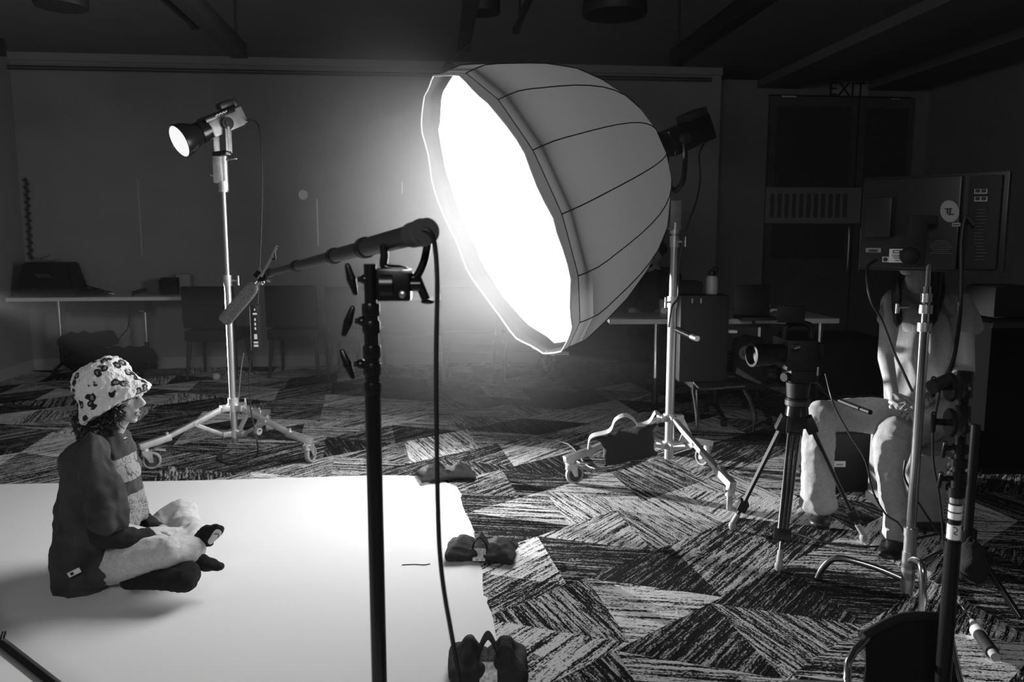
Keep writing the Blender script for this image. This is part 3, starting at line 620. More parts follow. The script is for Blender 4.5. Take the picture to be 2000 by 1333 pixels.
# ============================================================ SANDBAGS
def sandbag(label, c, yaw, sx, sy, sz, handle=True, lbl=True, tilt=0, name='sandbag'):
    c = Vector(c); t = thing(name, label, 'sandbag', c, 'dark sandbags holding down the paper edge')
    R = Matrix.Rotation(yaw, 4, 'Z')
    def L(x, y, z): return c+(R @ Vector((x, y, z)))
    for s_ in (-1, 1):
        mb = MB(); r = .014; cs_ = []
        for (u_, v_) in ((.02, -.30), (.50, -.50), (.52, .46), (.03, .34)): cs_.append(L(s_*sx*u_, sy*v_, .024))
        top = L(s_*sx*.28, 0, sz*.58)
        for q_ in cs_: mb.hull(q_, r, top, (sx*.13, sy*.26, sz*.40))
        for q0_, q1_ in zip(cs_, cs_[1:]+cs_[:1]): mb.hull(q0_, r, q1_, r); mb.hull(q0_.lerp(top, .35), sz*.26, q1_.lerp(top, .35), sz*.26)
        baked('sand_pouch', mb, DFAB, t, .006, 4, (folds(16, .008, Matrix.Rotation(yaw, 3, 'Z') @ Vector((1, 0, 0)), 2.5), bumpy(40, .003)))
    if handle: obj('handle', MB().strap([L(-.035, -sy*.12, sz*.45), L(-.022, -sy*.16, sz*.85), L(0, -sy*.18, sz*1.15), L(.022, -sy*.16, sz*.85), L(.035, -sy*.12, sz*.45)], R @ Vector((0, 1, .2)), .035, .005), BFAB, t)
    if lbl: obj('label', MB().strap([L(0, -sy*.46, sz*.16), L(0, -sy*.36, sz*.42), L(0, -sy*.25, sz*.58)], R @ Vector((1, 0, 0)), .05, .002), mat('printed_label', .7, .5, var=.5, vscale=90), t)
    return t
p = FL(870, 942); sandbag('dark sandbag at the far corner of the white paper', (p.x, p.y+.04, .004), .25, .27, .16, .09, False, False)
p = FL(938, 1108); sandbag('dark sandbag with white label midway along the paper edge', (p.x, p.y+.09, .004), -.08, .25, .17, .09)
p = FL(952, 1345); sandbag('nearest dark sandbag at the bottom edge with an upright handle', (p.x, p.y+.05, .004), .05, .19, .20, .13)
# hung saddle bag on the softbox stand leg
hp = P(1225, 868, 4.0); hs = thing('saddle_sandbag', 'black sandbag with a white strap slung on the softbox stand leg', 'sandbag', hp)
k4 = S(4.0); R = Matrix.Rotation(0.06, 4, 'Z')
mb = MB(); tl, tr, br, bl_ = P(1166, 856, 4.0), P(1280, 830, 4.0), P(1282, 886, 4.0), P(1180, 912, 4.0)
cc = (tl+tr+br+bl_)/4
for pt in (tl, tr, br, bl_): mb.hull(cc, (.055, .045, .055), pt, (.010, .010, .010))
for p0, p1 in ((tl, tr), (tr, br), (br, bl_), (bl_, tl)): mb.hull(p0.lerp(cc, .2), (.02, .03, .02), p1.lerp(cc, .2), (.02, .03, .02)); mb.hull(p0.lerp(cc, .35), .035, p1.lerp(cc, .35), .035)
baked('bag', mb, mat('black_nylon_bag', .02, .7, bump=.4, bscale=200), hs, .008, 5, (folds(12, .010),))
obj('strap', MB().strap([P(1149, 868, 4.02), P(1156, 852, 4.0), P(1190, 842, 3.98), P(1202, 820, 3.97), P(1222, 811, 3.97), P(1238, 820, 3.97), P(1246, 830, 3.97), P(1268, 824, 3.97), P(1280, 806, 3.97), P(1290, 812, 3.98)], (0, .9, .45), .03, .003), WEB, hs)
# ============================================================ CAMERA TRIPOD with video camera
TBLK = mat('tripod_black', .006, .55)
TA = P(1556, 815, 3.32); tr_ = thing('camera_tripod', 'black two-tube camera tripod standing before the seated person', 'tripod', (TA.x, TA.y, 0))
feet = [FL(1521, 1117), FL(1430, 1037), FL(1686, 1060)]
obj('crown', MB().cyl(TA-Vector((0, 0, .04)), TA+Vector((0, 0, .05)), .055, .045, 24).cyl(TA+Vector((0, 0, .05)), TA+Vector((0, 0, .085)), .05, n=24), BLK, tr_)
obj('label_band', MB().lathe(TA+Vector((0, 0, .055)), (0, 0, 1), [(.0505, 0), (.0512, 0), (.0512, .02), (.0505, .02)], 28, closed=True), mat('grey_band', .05, .5), tr_)
for i, ft in enumerate(feet):
    ft = Vector((ft.x, ft.y, .022)); d = ft-TA; d.normalize(); out = Vector((d.x, d.y, 0)).normalized(); lat = out.cross(Vector((0, 0, 1)))
    st = TA+out*.05-Vector((0, 0, .02)); L = (ft-st).length; dd = (ft-st).normalized()
    lg = obj('leg', MB().cyl(st+lat*.02, st+dd*L*.80+lat*.013, .008, n=12).cyl(st-lat*.02, st+dd*L*.80-lat*.013, .008, n=12), mat('tripod_steel', .3, .25, 1.0) if i == 0 else TBLK, tr_)
    obj('centre_tube', MB().cyl(st+dd*L*.05, st+dd*L*.96, .008, n=12), mat('tripod_steel', .3, .25, 1.0) if i == 0 else TBLK, lg)
    obj('leg_bracket', MB().box(st+dd*L*.80, (.065, .04, .045), rot=(-dd).to_track_quat('Z', 'Y'), bev=.005), TBLK, lg)
    obj('leg_bracket', MB().box(st+dd*L*.02, (.065, .045, .07), rot=(-dd).to_track_quat('Z', 'Y'), bev=.006), TBLK, lg)
    obj('rubber_foot', MB().sph(ft, (.017, .017, .022)).cyl(ft+Vector((0, 0, .01)), ft-dd*.06, .012, n=12), RUB, lg)
fh = thing('fluid_head', 'black fluid head on the camera tripod with a pan handle', 'tripod head', TA+Vector((0, 0, .09)))
obj('body', MB().cyl(TA+Vector((0, 0, .087)), TA+Vector((0, 0, .15)), .045, .05, 24).box(TA+Vector((0, 0, .19)), (.11, .12, .07), bev=.012), TBLK, fh)
obj('pan_handle', MB().tube([TA+Vector((.05, 0, .18)), P(1625, 775, 3.25), P(1700, 806, 3.0)], .010, 10), TBLK, fh)
obj('tension_knob', MB().cyl(TA+Vector((-.05, -.03, .18)), TA+Vector((-.08, -.05, .18)), .018, n=16), BLKM, fh)
vc = thing('video_camera', 'black video camera rig mounted on the tripod head', 'camera', TA+Vector((0, 0, .23)))
CB = P(1555, 690, 3.32)
obj('body', MB().box(CB+Vector((0, .02, 0)), (.13, .20, .13), bev=.012), TBLK, vc)
obj('lens', MB().lathe(CB+Vector((-.06, -.02, .0)), (-1, -.25, 0), [(.03, 0), (.042, .01), (.042, .06), (.046, .065), (.046, .11), (.05, .12), (.05, .15), (.04, .152), (.038, .13), (0, .13)], 28), TBLK, vc)
obj('top_handle', MB().tube([CB+Vector((-.05, 0, .06)), CB+Vector((-.04, 0, .12)), CB+Vector((.05, 0, .12)), CB+Vector((.06, 0, .06))], .012, 10), TBLK, vc)
obj('monitor_arm', MB().cyl(CB+Vector((.0, -.02, .12)), CB+Vector((-.03, -.05, .16)), .008, n=10).box(CB+Vector((-.05, -.06, .17)), (.11, .02, .07), bev=.004), TBLK, vc)
obj('metal_knob', MB().cyl(P(1549, 679, 3.19), P(1560, 676, 3.2), .010, n=14), CHR, vc)
obj('battery', MB().box(CB+Vector((.09, .04, -.01)), (.06, .09, .10), bev=.006), TBLK, vc)
tag(obj('camera_cable', MB().tube([P(1598, 690, 3.3), P(1612, 730, 3.2), P(1622, 770, 3.12), P(1632, 800, 3.1), P(1660, 850, 3.05), P(1690, 900, 3.0), P(1705, 960, 2.98), P(1730, 1005, 2.95), P(1760, 1030, 2.93), P(1775, 1100, 2.9), FL(1800, 1110, .006), FL(1840, 1080, .006)], .004, 8), CABLE), 'black cable sagging from the video camera to the chrome stand', 'cable')
# ============================================================ PEOPLE
def node(px, py, Y, r): return (P(px, py, Y), r)
def hand(name, wrist, fwd, palm_n, m, parent, curl=.5, s=1.0, side=1):
    """palm, four unequal bent fingers and a thumb from the palm's side, one skin"""
    f = Vector(fwd).normalized(); n_ = Vector(palm_n); n_ = (n_-f*n_.dot(f)).normalized(); x = f.cross(n_)*side
    w_ = Vector(wrist); mb = MB(); pal = w_+f*.045*s
    mb.hull(w_, .021*s, pal-x*.014*s, .014*s); mb.hull(w_, .021*s, pal+x*.014*s, .014*s); mb.hull(pal-x*.018*s, .012*s, pal+f*.042*s+x*.0*s, .012*s)
    mb.hull(pal-x*.028*s+f*.03*s, .0095*s, pal+x*.03*s+f*.035*s, .0095*s); mb.hull(pal-x*.02*s, .012*s, pal+x*.02*s, .012*s)
    for i, (o_, L) in enumerate(((-.030, .062), (-.010, .073), (.011, .078), (.031, .070))):
        p0 = pal+x*o_*s+f*.036*s; d = f; r = .0088*s
        for j, q_ in enumerate((.45, .32, .25)):
            a_ = curl*(j*.8+.4+.1*i); dd = (f*math.cos(a_)+n_*math.sin(a_)); p1 = p0+dd*L*q_*s; mb.hull(p0, r, p1, r*.92); p0 = p1; r *= .92
    t0 = w_+f*.022*s+x*.022*s; t1 = t0+(f*.6+x*.75+n_*.25).normalized()*.036*s; t2 = t1+(f*.9+x*.2+n_*.3).normalized()*.028*s
    mb.hull(t0, .014*s, t1, .011*s); mb.hull(t1, .011*s, t2, .0095*s)
    return baked(name, mb, m, parent, .0035, 2)
# ---- seated model on the paper
GY = 2.86
def G(px, py, dy=0.0): return P(px, py, GY+dy)
girl = thing('person', 'person in plush spotted bucket hat sitting cross-legged on the white paper', 'person', FL(215, 1150))
def gc(lst): return [(G(a, b, d), r) for a, b, d, r in lst]
mb = MB()
# body skin: one continuous figure: head, neck, trunk, arms to the wrists, thighs, shins, feet
mb.sph(G(214, 776), (.083, .070, .078), 24)
mb.hull(G(236, 785), (.050, .055, .060), G(250, 806), (.030, .042, .034)); mb.hull(G(250, 770), (.033, .048, .030), G(256, 795), (.024, .036, .02))
mb.hull(G(245, 812), (.035, .042, .018), G(262, 821), (.011, .016, .011))                  # jaw to chin
mb.hull(G(268, 772), (.007, .010, .006), G(281, 788), (.008, .010, .007)); mb.sph(G(278, 791, -.008), (.008, .008, .006)); mb.sph(G(278, 791, .008), (.008, .008, .006))
mb.hull(G(266, 772, 0), (.010, .012, .01), G(272, 793), (.010, .014, .008))
mb.hull(G(260, 797), (.018, .026, .012), G(265, 812), (.010, .020, .010)); 
mb.sph(G(244, 786, -.045), (.018, .012, .015)); mb.sph(G(262, 764), (.020, .040, .012))
mb.chain(gc([(230, 815, 0, (.045, .048, .04)), (214, 850, 0, (.042, .045, .04)), (192, 885, 0, (.065, .12, .05)), (186, 950, 0, (.08, .12, .08)), (182, 1050, 0, (.10, .12, .08)), (178, 1112, 0, (.09, .11, .06))]))
mb.chain(gc([(184, 892, -.155, .042), (198, 1035, -.20, .042), (288, 1047, -.10, .027)])); mb.chain(gc([(190, 885, .15, .055), (235, 1020, .20, .042), (318, 1040, .05, .027)]))
body = baked('body', mb, SKIN, girl, .0035, 3)
mb = MB(); mb.hull(G(270.5, 804.5, -.002), (.0065, .014, .0035), G(267, 806, -.018), (.004, .006, .003)); mb.hull(G(269.5, 811, -.002), (.0075, .014, .0048), G(266, 810, -.018), (.004, .006, .004)); baked('lips', mb, LIP, body, .0015, 2)
for s_ in (-1, 1):
    e = obj('eye', MB().sph(G(262.5, 776, s_*.030), (.010, .010, .010)), mat('eye_white', .55, .3), body); obj('eyelid', MB().sph(G(262.5, 773.5, s_*.031), (.0115, .012, .0065)), SKIN, e)
    obj('iris', MB().sph(G(266.5, 777.5, s_*.031), (.0055, .006, .005)), INK, e)
    obj('eyebrow', MB().tube([G(270, 764, s_*.016), G(268, 761, s_*.03), G(260, 763, s_*.045)], .0028, 6), HAIR, body)
hand('hand', G(286, 1046, -.10), G(330, 1040, .02)-G(286, 1046, -.10), (0, 0, -1), SKIN, girl, .35, .95, -1)
hand('hand', G(312, 1042, .06), G(300, 1062, -.10)-G(312, 1042, .06), (-.2, 0, -1), SKIN, girl, .35, .95, 1)
# hat
HC = G(222, 781); hx = Vector((-.50, 0, .865)).normalized()
hp_ = [(.100, -.012), (.126, -.028), (.142, -.030), (.152, -.020), (.150, -.006), (.137, .012), (.124, .034), (.119, .05), (.120, .075), (.116, .100), (.100, .128), (.070, .146), (.03, .153), (0, .154)]
mb = MB(); mb.lathe(HC, hx, [(r*.90, h) for r, h in hp_[1:]], 56); mb.b.verts.ensure_lookup_table()
me_h = baked('bucket_hat', mb, leopard(), girl, .005, 1, (bumpy(18, .006), bumpy(70, .005)))
# hair
mb = MB(); rs = random.Random(3)
mb.hull(G(196, 800), (.075, .075, .045), G(186, 832), (.055, .07, .035)); mb.hull(G(196, 800, -.02), (.06, .06, .04), G(226, 810, -.03), (.028, .045, .045)); mb.hull(G(216, 782, -.035), (.04, .04, .03), G(236, 792, -.045), (.014, .02, .03)); mb.hull(G(172, 822), (.05, .075, .035), G(188, 848), (.055, .085, .03)); mb.hull(G(196, 836, -.03), (.05, .06, .04), G(218, 836, -.035), (.03, .04, .03))
hr = baked('hair', mb, HAIR, girl, .006, 2, (bumpy(45, .016), bumpy(110, .010)))
for k in range(60):
    x0 = rs.uniform(156, 246); dy = rs.uniform(-.10, .0); y0 = 806+max(0, (235-x0)*.12)-rs.uniform(0, 14); pts = []
    ph = rs.uniform(0, 6); n_ = rs.randint(4, 7)
    for j in range(n_): pts.append(G(x0+rs.uniform(-1, 1)+6*math.sin(j*1.7+ph), y0+j*7.0, dy+.012*math.cos(j*1.7+ph)))
    obj('curl', MB().tube(pts, [.0030, .0014], 5, smooth=3), HAIR, hr)
# t-shirt
mb = MB()
mb.chain(gc([(213, 850, 0, (.058, .07, .02)), (192, 888, 0, (.112, .17, .06)), (192, 950, 0, (.128, .16, .08)), (192, 1015, 0, (.142, .155, .07)), (184, 1070, 0, (.142, .155, .06)), (178, 1115, 0, (.118, .165, .065)), (180, 1140, 0, (.105, .165, .028))]))
mb.hull(G(218, 872), (.04, .10, .04), G(238, 930), (.045, .13, .05)); mb.hull(G(236, 930), (.045, .13, .06), G(250, 1015), (.048, .13, .04))
mb.hull(G(176, 1122, -.09), (.09, .09, .05), G(222, 1090, -.12), (.06, .07, .05))
mb.chain(gc([(182, 882, -.16, (.065, .06, .06)), (198, 950, -.19, (.075, .062, .06)), (212, 1024, -.21, (.062, .06, .03))])); mb.chain(gc([(182, 882, .16, .06), (205, 950, .18, .07), (235, 1015, .20, .06)]))
tee = baked('t_shirt', mb, DTEE, girl, .008, 5, (folds(9, .020, (0, 0, 1), 2.5), folds(20, .006)))
obj('hem_tag', MB().box(G(145, 1119, -.190), (.048, .003, .018), rot=Matrix.Rotation(-.45, 4, 'Y')), WHT, tee, smooth=False)
obj('hem_print', MB().box(G(140.5, 1121.5, -.1925), (.012, .001, .010), rot=Matrix.Rotation(-.45, 4, 'Y')), INK, tee, smooth=False)
# chest print: pale graphic wrapping over the front, projected just off the shirt surface
def wrap(name, target, pts2d, xdir, m, parent, off=.004, flip=None):
    pass
from mathutils.bvhtree import BVHTree
def surf_patch(name, target, grid, direction, m, parent, off=.003, sub=1):
    """quad grid of world points dropped onto target along direction"""
    off_w = WORLD[target.name]; me = target.data
    bv = BVHTree.FromPolygons([v.co+off_w for v in me.vertices], [tuple(p_.vertices) for p_ in me.polygons]); direction = Vector(direction).normalized()
    mb = MB(); V = []
    for row in grid:
        rr = []
        for q_ in row:
            h_ = bv.ray_cast(q_-direction*.6, direction); rr.append(mb.b.verts.new((h_[0]+h_[1]*off) if h_[0] is not None else q_) if h_[0] is not None else None)
        V.append(rr)
    for i in range(len(V)-1):
        for j in range(len(V[0])-1):
            q_ = (V[i][j], V[i][j+1], V[i+1][j+1], V[i+1][j])
            if all(q_) : 
                try: mb.b.faces.new(q_)
                except ValueError: pass
    for v in list(mb.b.verts):
        if not v.link_faces: mb.b.verts.remove(v)
    r_ = bmesh.ops.solidify(mb.b, geom=mb.b.faces[:], thickness=.001)
    return obj(name, mb, m, parent)
def printmat2(name, lo, hi, scale):
    m = mat(name, hi, .8); n = m.node_tree.nodes; l = m.node_tree.links; b = n['Principled BSDF']; tc = n.new('ShaderNodeTexCoord'); v = n.new('ShaderNodeTexNoise'); v.inputs['Scale'].default_value = scale; v.inputs['Distortion'].default_value = 2.5
    r = n.new('ShaderNodeValToRGB'); e = r.color_ramp.elements; e[0].position = .40; e[0].color = g(hi); e[1].position = .62; e[1].color = g(hi)
    for p_ in (.48, .50): q = e.new(p_); q.color = g(lo if p_ == .48 else lo)
    q = e.new(.46); q.color = g(hi); q = e.new(.52); q.color = g(hi)
    l.new(tc.outputs['Object'], v.inputs[0]); l.new(v.outputs[0], r.inputs[0]); l.new(r.outputs[0], b.inputs['Base Color']); return m
def printmat(name, lo, hi, scale, thr=.5):
    m = mat(name, hi, .8); n = m.node_tree.nodes; l = m.node_tree.links; b = n['Principled BSDF']; tc = n.new('ShaderNodeTexCoord'); v = n.new('ShaderNodeTexBrick'); v.inputs['Scale'].default_value = scale
    v.inputs['Color1'].default_value = g(hi); v.inputs['Color2'].default_value = g(hi*.7); v.inputs['Mortar'].default_value = g(lo); v.inputs['Mortar Size'].default_value = .03; v.inputs['Brick Width'].default_value = .6; v.inputs['Row Height'].default_value = .4
    mp = n.new('ShaderNodeMapping'); mp.inputs['Rotation'].default_value = (0, math.pi/2, .4); l.new(tc.outputs['Object'], mp.inputs[0]); l.new(mp.outputs[0], v.inputs[0]); l.new(v.outputs[0], b.inputs['Base Color']); return m
XT = Vector((-1, .30, 0))
grid = [[G(255, 888, 0)+Vector((0, -.10+.16*j/12, -i*.0112)) for j in range(13)] for i in range(9)]
surf_patch('chest_print', tee, grid, XT, printmat2('pale_print', .15, .6, 9), tee)
grid = [[G(255, 960, 0)+Vector((0, -.14+.24*j/16, -i*.0105)) for j in range(17)] for i in range(14)]
surf_patch('chest_print', tee, grid, XT, printmat2('lettered_print', .06, .62, 26), tee)
mb = MB(); mb.lathe(G(215, 853), Vector((.35, 0, .94)), [(.050, -.006), (.060, -.004), (.058, .010), (.050, .012)], 28, closed=True); obj('collar_scarf', mb, leopard(), tee)
# long black undersleeves
for nm, lst in (('sleeve', [(200, 1020, -.205, (.054, .050, .03)), (204, 1042, -.20, .054), (262, 1052, -.14, .036), (288, 1047, -.105, .030)]), ('sleeve', [(245, 1000, .17, .045), (268, 1012, .15, .04), (312, 1040, .06, .030)])):
    mb = MB(); mb.chain(gc(lst)); baked(nm, mb, mat('black_knit', .013, .95, bump=.4, bscale=300), girl, .006, 3, (folds(20, .006),))
# trousers
mb = MB()
mb.chain(gc([(190, 1112, 0, (.085, .11, .06)), (255, 1085, .14, .078), (345, 1012, .26, .066), (356, 1006, .25, .062)]))       # far thigh
mb.chain(gc([(352, 1010, .26, .060), (378, 1048, .10, .058), (376, 1062, .0, .050)]))                                              # far shin
mb.chain(gc([(200, 1106, -.04, (.08, .09, .070)), (255, 1092, -.14, (.08, .07, .080)), (330, 1078, -.15, (.07, .06, .064)), (378, 1078, -.10, (.035, .06, .046))]))  # near thigh
mb.chain(gc([(330, 1080, -.14, .05), (300, 1095, .0, .05), (250, 1105, .08, .05)]))
mb.hull(G(300, 1050, .0), (.06, .08, .03), G(370, 1052, .02), (.04, .08, .03))
tr = baked('trousers', mb, JEAN, girl, .007, 3, (folds(11, .011, (1, 0, -.2), 4), folds(26, .004)))
mb = MB(); mb.chain(gc([(262, 1137, -.16, (.05, .05, .022)), (318, 1131, -.20, (.06, .055, .036)), (362, 1132, -.20, (.046, .05, .048))])); mb.hull(G(340, 1115, -.15), .045, G(368, 1122, -.18), .045)
baked('sock_foot', mb, SOCK, girl, .007, 4, (bumpy(60, .004),))
mb = MB(); mb.chain(gc([(380, 1092, -.10, .030), (402, 1102, -.12, (.035, .03, .028)), (432, 1108, -.13, (.012, .02, .012))])); baked('sock_toe', mb, SOCK, girl, .006, 3, (bumpy(60, .004),))
mb = MB(); mb.hull(G(392, 1052, -.02), (.026, .028, .030), G(404, 1042, -.04), (.032, .022, .032)); mb.hull(G(404, 1042, -.04), (.03, .022, .032), G(426, 1036, -.06), (.022, .02, .024)); mb.hull(G(398, 1060, -.02), .018, G(410, 1062, -.03), .014)
sk = baked('sock_foot', mb, SOCK, girl, .006, 3, (bumpy(60, .004),))
obj('sole_patch', MB().hull(G(411, 1059, -.072), (.010, .004, .010), G(425, 1042, -.088), (.015, .004, .015)), WHT, sk)
obj('sole_print', MB().tube([G(418, 1044, -.097), G(427, 1044, -.10), G(425, 1052, -.097)], .0014, 6), INK, sk)
# ---- seated person at right, head behind the monitor
man = thing('person', 'person in grey t-shirt and pale jeans sitting hunched behind the monitor', 'person', FL(1790, 960))
mb = MB()
def N(l): return [(P(a, b, y), r) for a, b, y, r in l]
mb.sph(P(1788, 478, 3.66), (.078, .095, .105), 24); mb.hull(P(1780, 495, 3.60), (.05, .05, .05), P(1770, 529, 3.57), (.028, .03, .022)); mb.hull(P(1778, 492, 3.56), .012, P(1775, 500, 3.535), .012)
mb.hull(P(1772, 512, 3.565), (.025, .02, .02), P(1771, 520, 3.56), (.022, .02, .015))
mb.chain(N([(1786, 520, 3.66, .052), (1800, 570, 3.76, .06), (1808, 600, 3.78, (.17, .09, .06)), (1803, 660, 3.78, (.15, .10, .08)), (1795, 740, 3.80, (.13, .10, .08)), (1800, 800, 3.84, (.17, .13, .08))]))
mb.chain(N([(1742, 590, 3.74, .05), (1730, 700, 3.64, .036), (1744, 772, 3.44, .026)])); mb.chain(N([(1878, 600, 3.76, .058), (1886, 725, 3.66, .044), (1800, 790, 3.38, .027)]))
mbody = baked('body', mb, SKIN, man, .006, 4)
for s_ in (-1, 1):
    ey = obj('eye', MB().sph(P(1777, 484, 3.565)+Vector((s_*.028, .002, 0)), .011), mat('eye_white', .55, .3), mbody); obj('iris', MB().sph(P(1777, 484, 3.556)+Vector((s_*.028, 0, 0)), .005), INK, ey)
obj('mouth', MB().hull(P(1768, 514, 3.545), (.012, .006, .004), P(1774, 514, 3.54), (.012, .006, .004)), LIP, mbody)
hand('hand', P(1744, 772, 3.44), P(1758, 800, 3.34)-P(1744, 772, 3.44), (.3, .3, -.6), SKIN, man, .45, 1.0, 1)
hand('hand', P(1800, 790, 3.38), P(1768, 806, 3.28)-P(1800, 790, 3.38), (0, .3, -.8), SKIN, man, .45, 1.0, -1)
mb = MB(); mb.sph(P(1792, 470, 3.69), (.095, .10, .11)); mb.chain(N([(1762, 500, 3.66, (.03, .05, .06)), (1754, 560, 3.62, (.022, .03, .05)), (1752, 625, 3.64, (.018, .02, .03))])); mb.chain(N([(1822, 500, 3.68, (.04, .06, .07)), (1828, 570, 3.66, (.04, .04, .06)), (1812, 640, 3.64, (.025, .02, .03))]))
baked('hair', mb, HAIR, man, .008, 3, (folds(25, .012, (0, 0, 1), 5),))
mb = MB()
mb.chain(N([(1800, 572, 3.77, (.11, .09, .035)), (1808, 600, 3.79, (.185, .11, .06)), (1802, 660, 3.78, (.158, .12, .08)), (1797, 740, 3.78, (.150, .13, .08)), (1800, 795, 3.80, (.165, .14, .05))]))
mb.chain(N([(1752, 592, 3.76, (.07, .07, .055)), (1734, 622, 3.72, (.052, .055, .03))])); mb.chain(N([(1868, 596, 3.78, (.08, .08, .06)), (1884, 640, 3.74, (.078, .07, .04))]))
baked('t_shirt', mb, GTEE, man, .009, 5, (folds(10, .030, (0, 0, 1), 3),))
mb = MB()
mb.chain(N([(1800, 822, 3.86, (.18, .14, .07)), (1700, 812, 3.66, .085), (1605, 812, 3.46, (.072, .07, .068)), (1600, 830, 3.44, .070), (1597, 915, 3.44, (.066, .065, .06)), (1598, 985, 3.46, (.082, .085, .05))]))
mb.chain(N([(1828, 822, 3.84, .10), (1790, 838, 3.55, .085), (1748, 850, 3.28, .078), (1740, 872, 3.24, .074), (1740, 930, 3.22, (.056, .06, .05)), (1746, 1000, 3.22, (.046, .055, .05)), (1746, 1052, 3.22, (.042, .05, .022))]))
pn = baked('jeans', mb, JEAN2, man, .009, 3, (folds(9, .010, (1, .6, 0), 3), folds(22, .004)))
for nm, l in (('shoe', [(1604, 1010, 3.50, (.045, .06, .030)), (1600, 1022, 3.36, (.045, .05, .028)), ]), ('shoe', [(1750, 1062, 3.24, (.044, .06, .040)), (1736, 1084, 3.10, (.048, .055, .034))])):
    mb = MB(); mb.chain(N(l)); sh = baked(nm, mb, mat('black_leather', .012, .4), man, .006, 3)
for k in range(4):
    obj('bracelet', MB().lathe(P(1803+k*3.0, 786-k*2.2, 3.38+k*.01), P(1803, 786, 3.38)-P(1830, 765, 3.45), [(.029, -.002), (.032, -.002), (.032, .002), (.029, .002)], 20, closed=True), CHR, man)
# ---- crew person in the background behind the softbox
bg_ = thing('person', 'dim bearded person in dark clothes seated at the far table behind the softbox', 'person', FL(1270, 760))
BY = 6.3
mb = MB(); mb.sph(P(1274, 493, BY), (.085, .09, .095)); mb.hull(P(1268, 500, BY-.03), (.06, .07, .06), P(1263, 520, BY-.02), (.04, .05, .035)); mb.hull(P(1253, 502, BY-.04), .012, P(1250, 509, BY-.04), .012)
mb.chain(N([(1272, 520, BY, .055), (1276, 538, BY+.05, (.10, .10, .05)), (1275, 600, BY+.1, (.16, .12, .1)), (1275, 660, BY+.15, (.17, .15, .1))]))
mb.chain(N([(1236, 545, BY, .06), (1222, 600, BY-.1, .045), (1245, 612, BY-.35, .03)])); mb.chain(N([(1312, 545, BY, .06), (1318, 600, BY-.1, .045), (1285, 612, BY-.35, .03)]))
mb.chain(N([(1262, 668, BY+.1, .09), (1250, 672, BY-.3, .07), (1250, 740, BY-.32, .05)])); mb.chain(N([(1290, 668, BY+.1, .09), (1300, 672, BY-.3, .07), (1300, 740, BY-.32, .05)]))
cb_ = baked('body', mb, SKIN, bg_, .010, 3)
mb = MB(); mb.sph(P(1278, 486, BY+.01), (.098, .098, .085)); mb.hull(P(1266, 518, BY-.02), (.05, .06, .03), P(1258, 522, BY-.03), (.03, .04, .02)); baked('hair', mb, HAIR, bg_, .009, 3, (bumpy(30, .01),))
mb = MB(); mb.chain(N([(1275, 535, BY+.04, (.16, .12, .05)), (1275, 600, BY+.1, (.20, .16, .1)), (1275, 655, BY+.14, (.20, .17, .08))])); mb.chain(N([(1240, 545, BY, .085), (1222, 600, BY-.1, .06), (1240, 611, BY-.28, .04)])); mb.chain(N([(1308, 545, BY, .085), (1318, 600, BY-.1, .06), (1290, 611, BY-.28, .04)]))
baked('jacket', mb, mat('dark_jacket', .03, .9), bg_, .014, 4, (folds(8, .03),))
mb = MB(); mb.chain(N([(1262, 668, BY+.1, .10), (1250, 674, BY-.3, .085), (1250, 738, BY-.32, .065)])); mb.chain(N([(1290, 668, BY+.1, .10), (1300, 674, BY-.3, .085), (1300, 738, BY-.32, .065)])); baked('trousers', mb, BFAB, bg_, .014, 3)
hand('hand', P(1245, 612, BY-.35), (.1, -1, 0), (0, 0, -1), SKIN, bg_, .4, 1, 1); hand('hand', P(1285, 612, BY-.35), (-.1, -1, 0), (0, 0, -1), SKIN, bg_, .4, 1, -1)
# ============================================================ RIGHT GROUP: chrome stand, monitor, seats, black stands
CX = FL(1770, 1172); CY = CX.y; cx = CX.x
cs = thing('c_stand', 'chrome c-stand with bent tube legs carrying the monitor', 'light stand', (cx, CY, 0))
def zc(py): return P(1775, py, CY).z
obj('lower_tube', MB().cyl((cx, CY, .03), (cx, CY, zc(1040)), .0205, n=28), STL, cs)
obj('middle_tube', MB().cyl((cx, CY, zc(1040)), (cx, CY, zc(640)), .0165, n=28), CHR, cs)
obj('upper_tube', MB().cyl((cx, CY, zc(640)), (cx, CY, zc(560)), .0130, n=24).cyl((cx, CY, zc(560)), (cx, CY, zc(516)), .008, n=20), CHR, cs)
for py, r in ((1040, .023), (640, .0235), (605, .022), (583, .018)): obj('collar', MB().lathe((cx, CY, zc(py)-.014), (0, 0, 1), [(.010, 0), (r, .001), (r, .030), (.010, .031)], 28), STL, cs)
mb = MB(); c = P(1775, 599, CY); mb.cyl(c, c+Vector((-.04, -.01, 0)), .006, n=10); kn = obj('tightening_knob', mb, CHR, cs); obj('knob_bar', MB().cyl(c+Vector((-.043, -.01, .010)), c+Vector((-.043, -.01, -.022)), .0065, n=12), STL, kn)
for i, (tx, ty) in enumerate((tuple(FL(1597, 1136)[:2]), tuple(FL(1800, 1212)[:2]), (cx+.42, CY+.25))):
    b_ = Vector((cx, CY, 0)); d = Vector((tx, ty, 0))-b_; L = d.length; d.normalize()
    z0 = (.075, .15, .11)[i]
    obj('leg', MB().tube([b_+d*.015+Vector((0, 0, z0)), b_+d*(L*.4)+Vector((0, 0, z0+.025)), b_+d*(L*.78)+Vector((0, 0, z0+.03)), b_+d*(L*.93)+Vector((0, 0, z0-.02 if z0 > .1 else z0-.01)), b_+d*L+Vector((0, 0, .012))], .0125, 14, smooth=6), CHR, cs)
    obj('leg_collar', MB().cyl(b_+Vector((0, 0, z0-.03)), b_+Vector((0, 0, z0+.03)), .023, n=24), STL, cs)
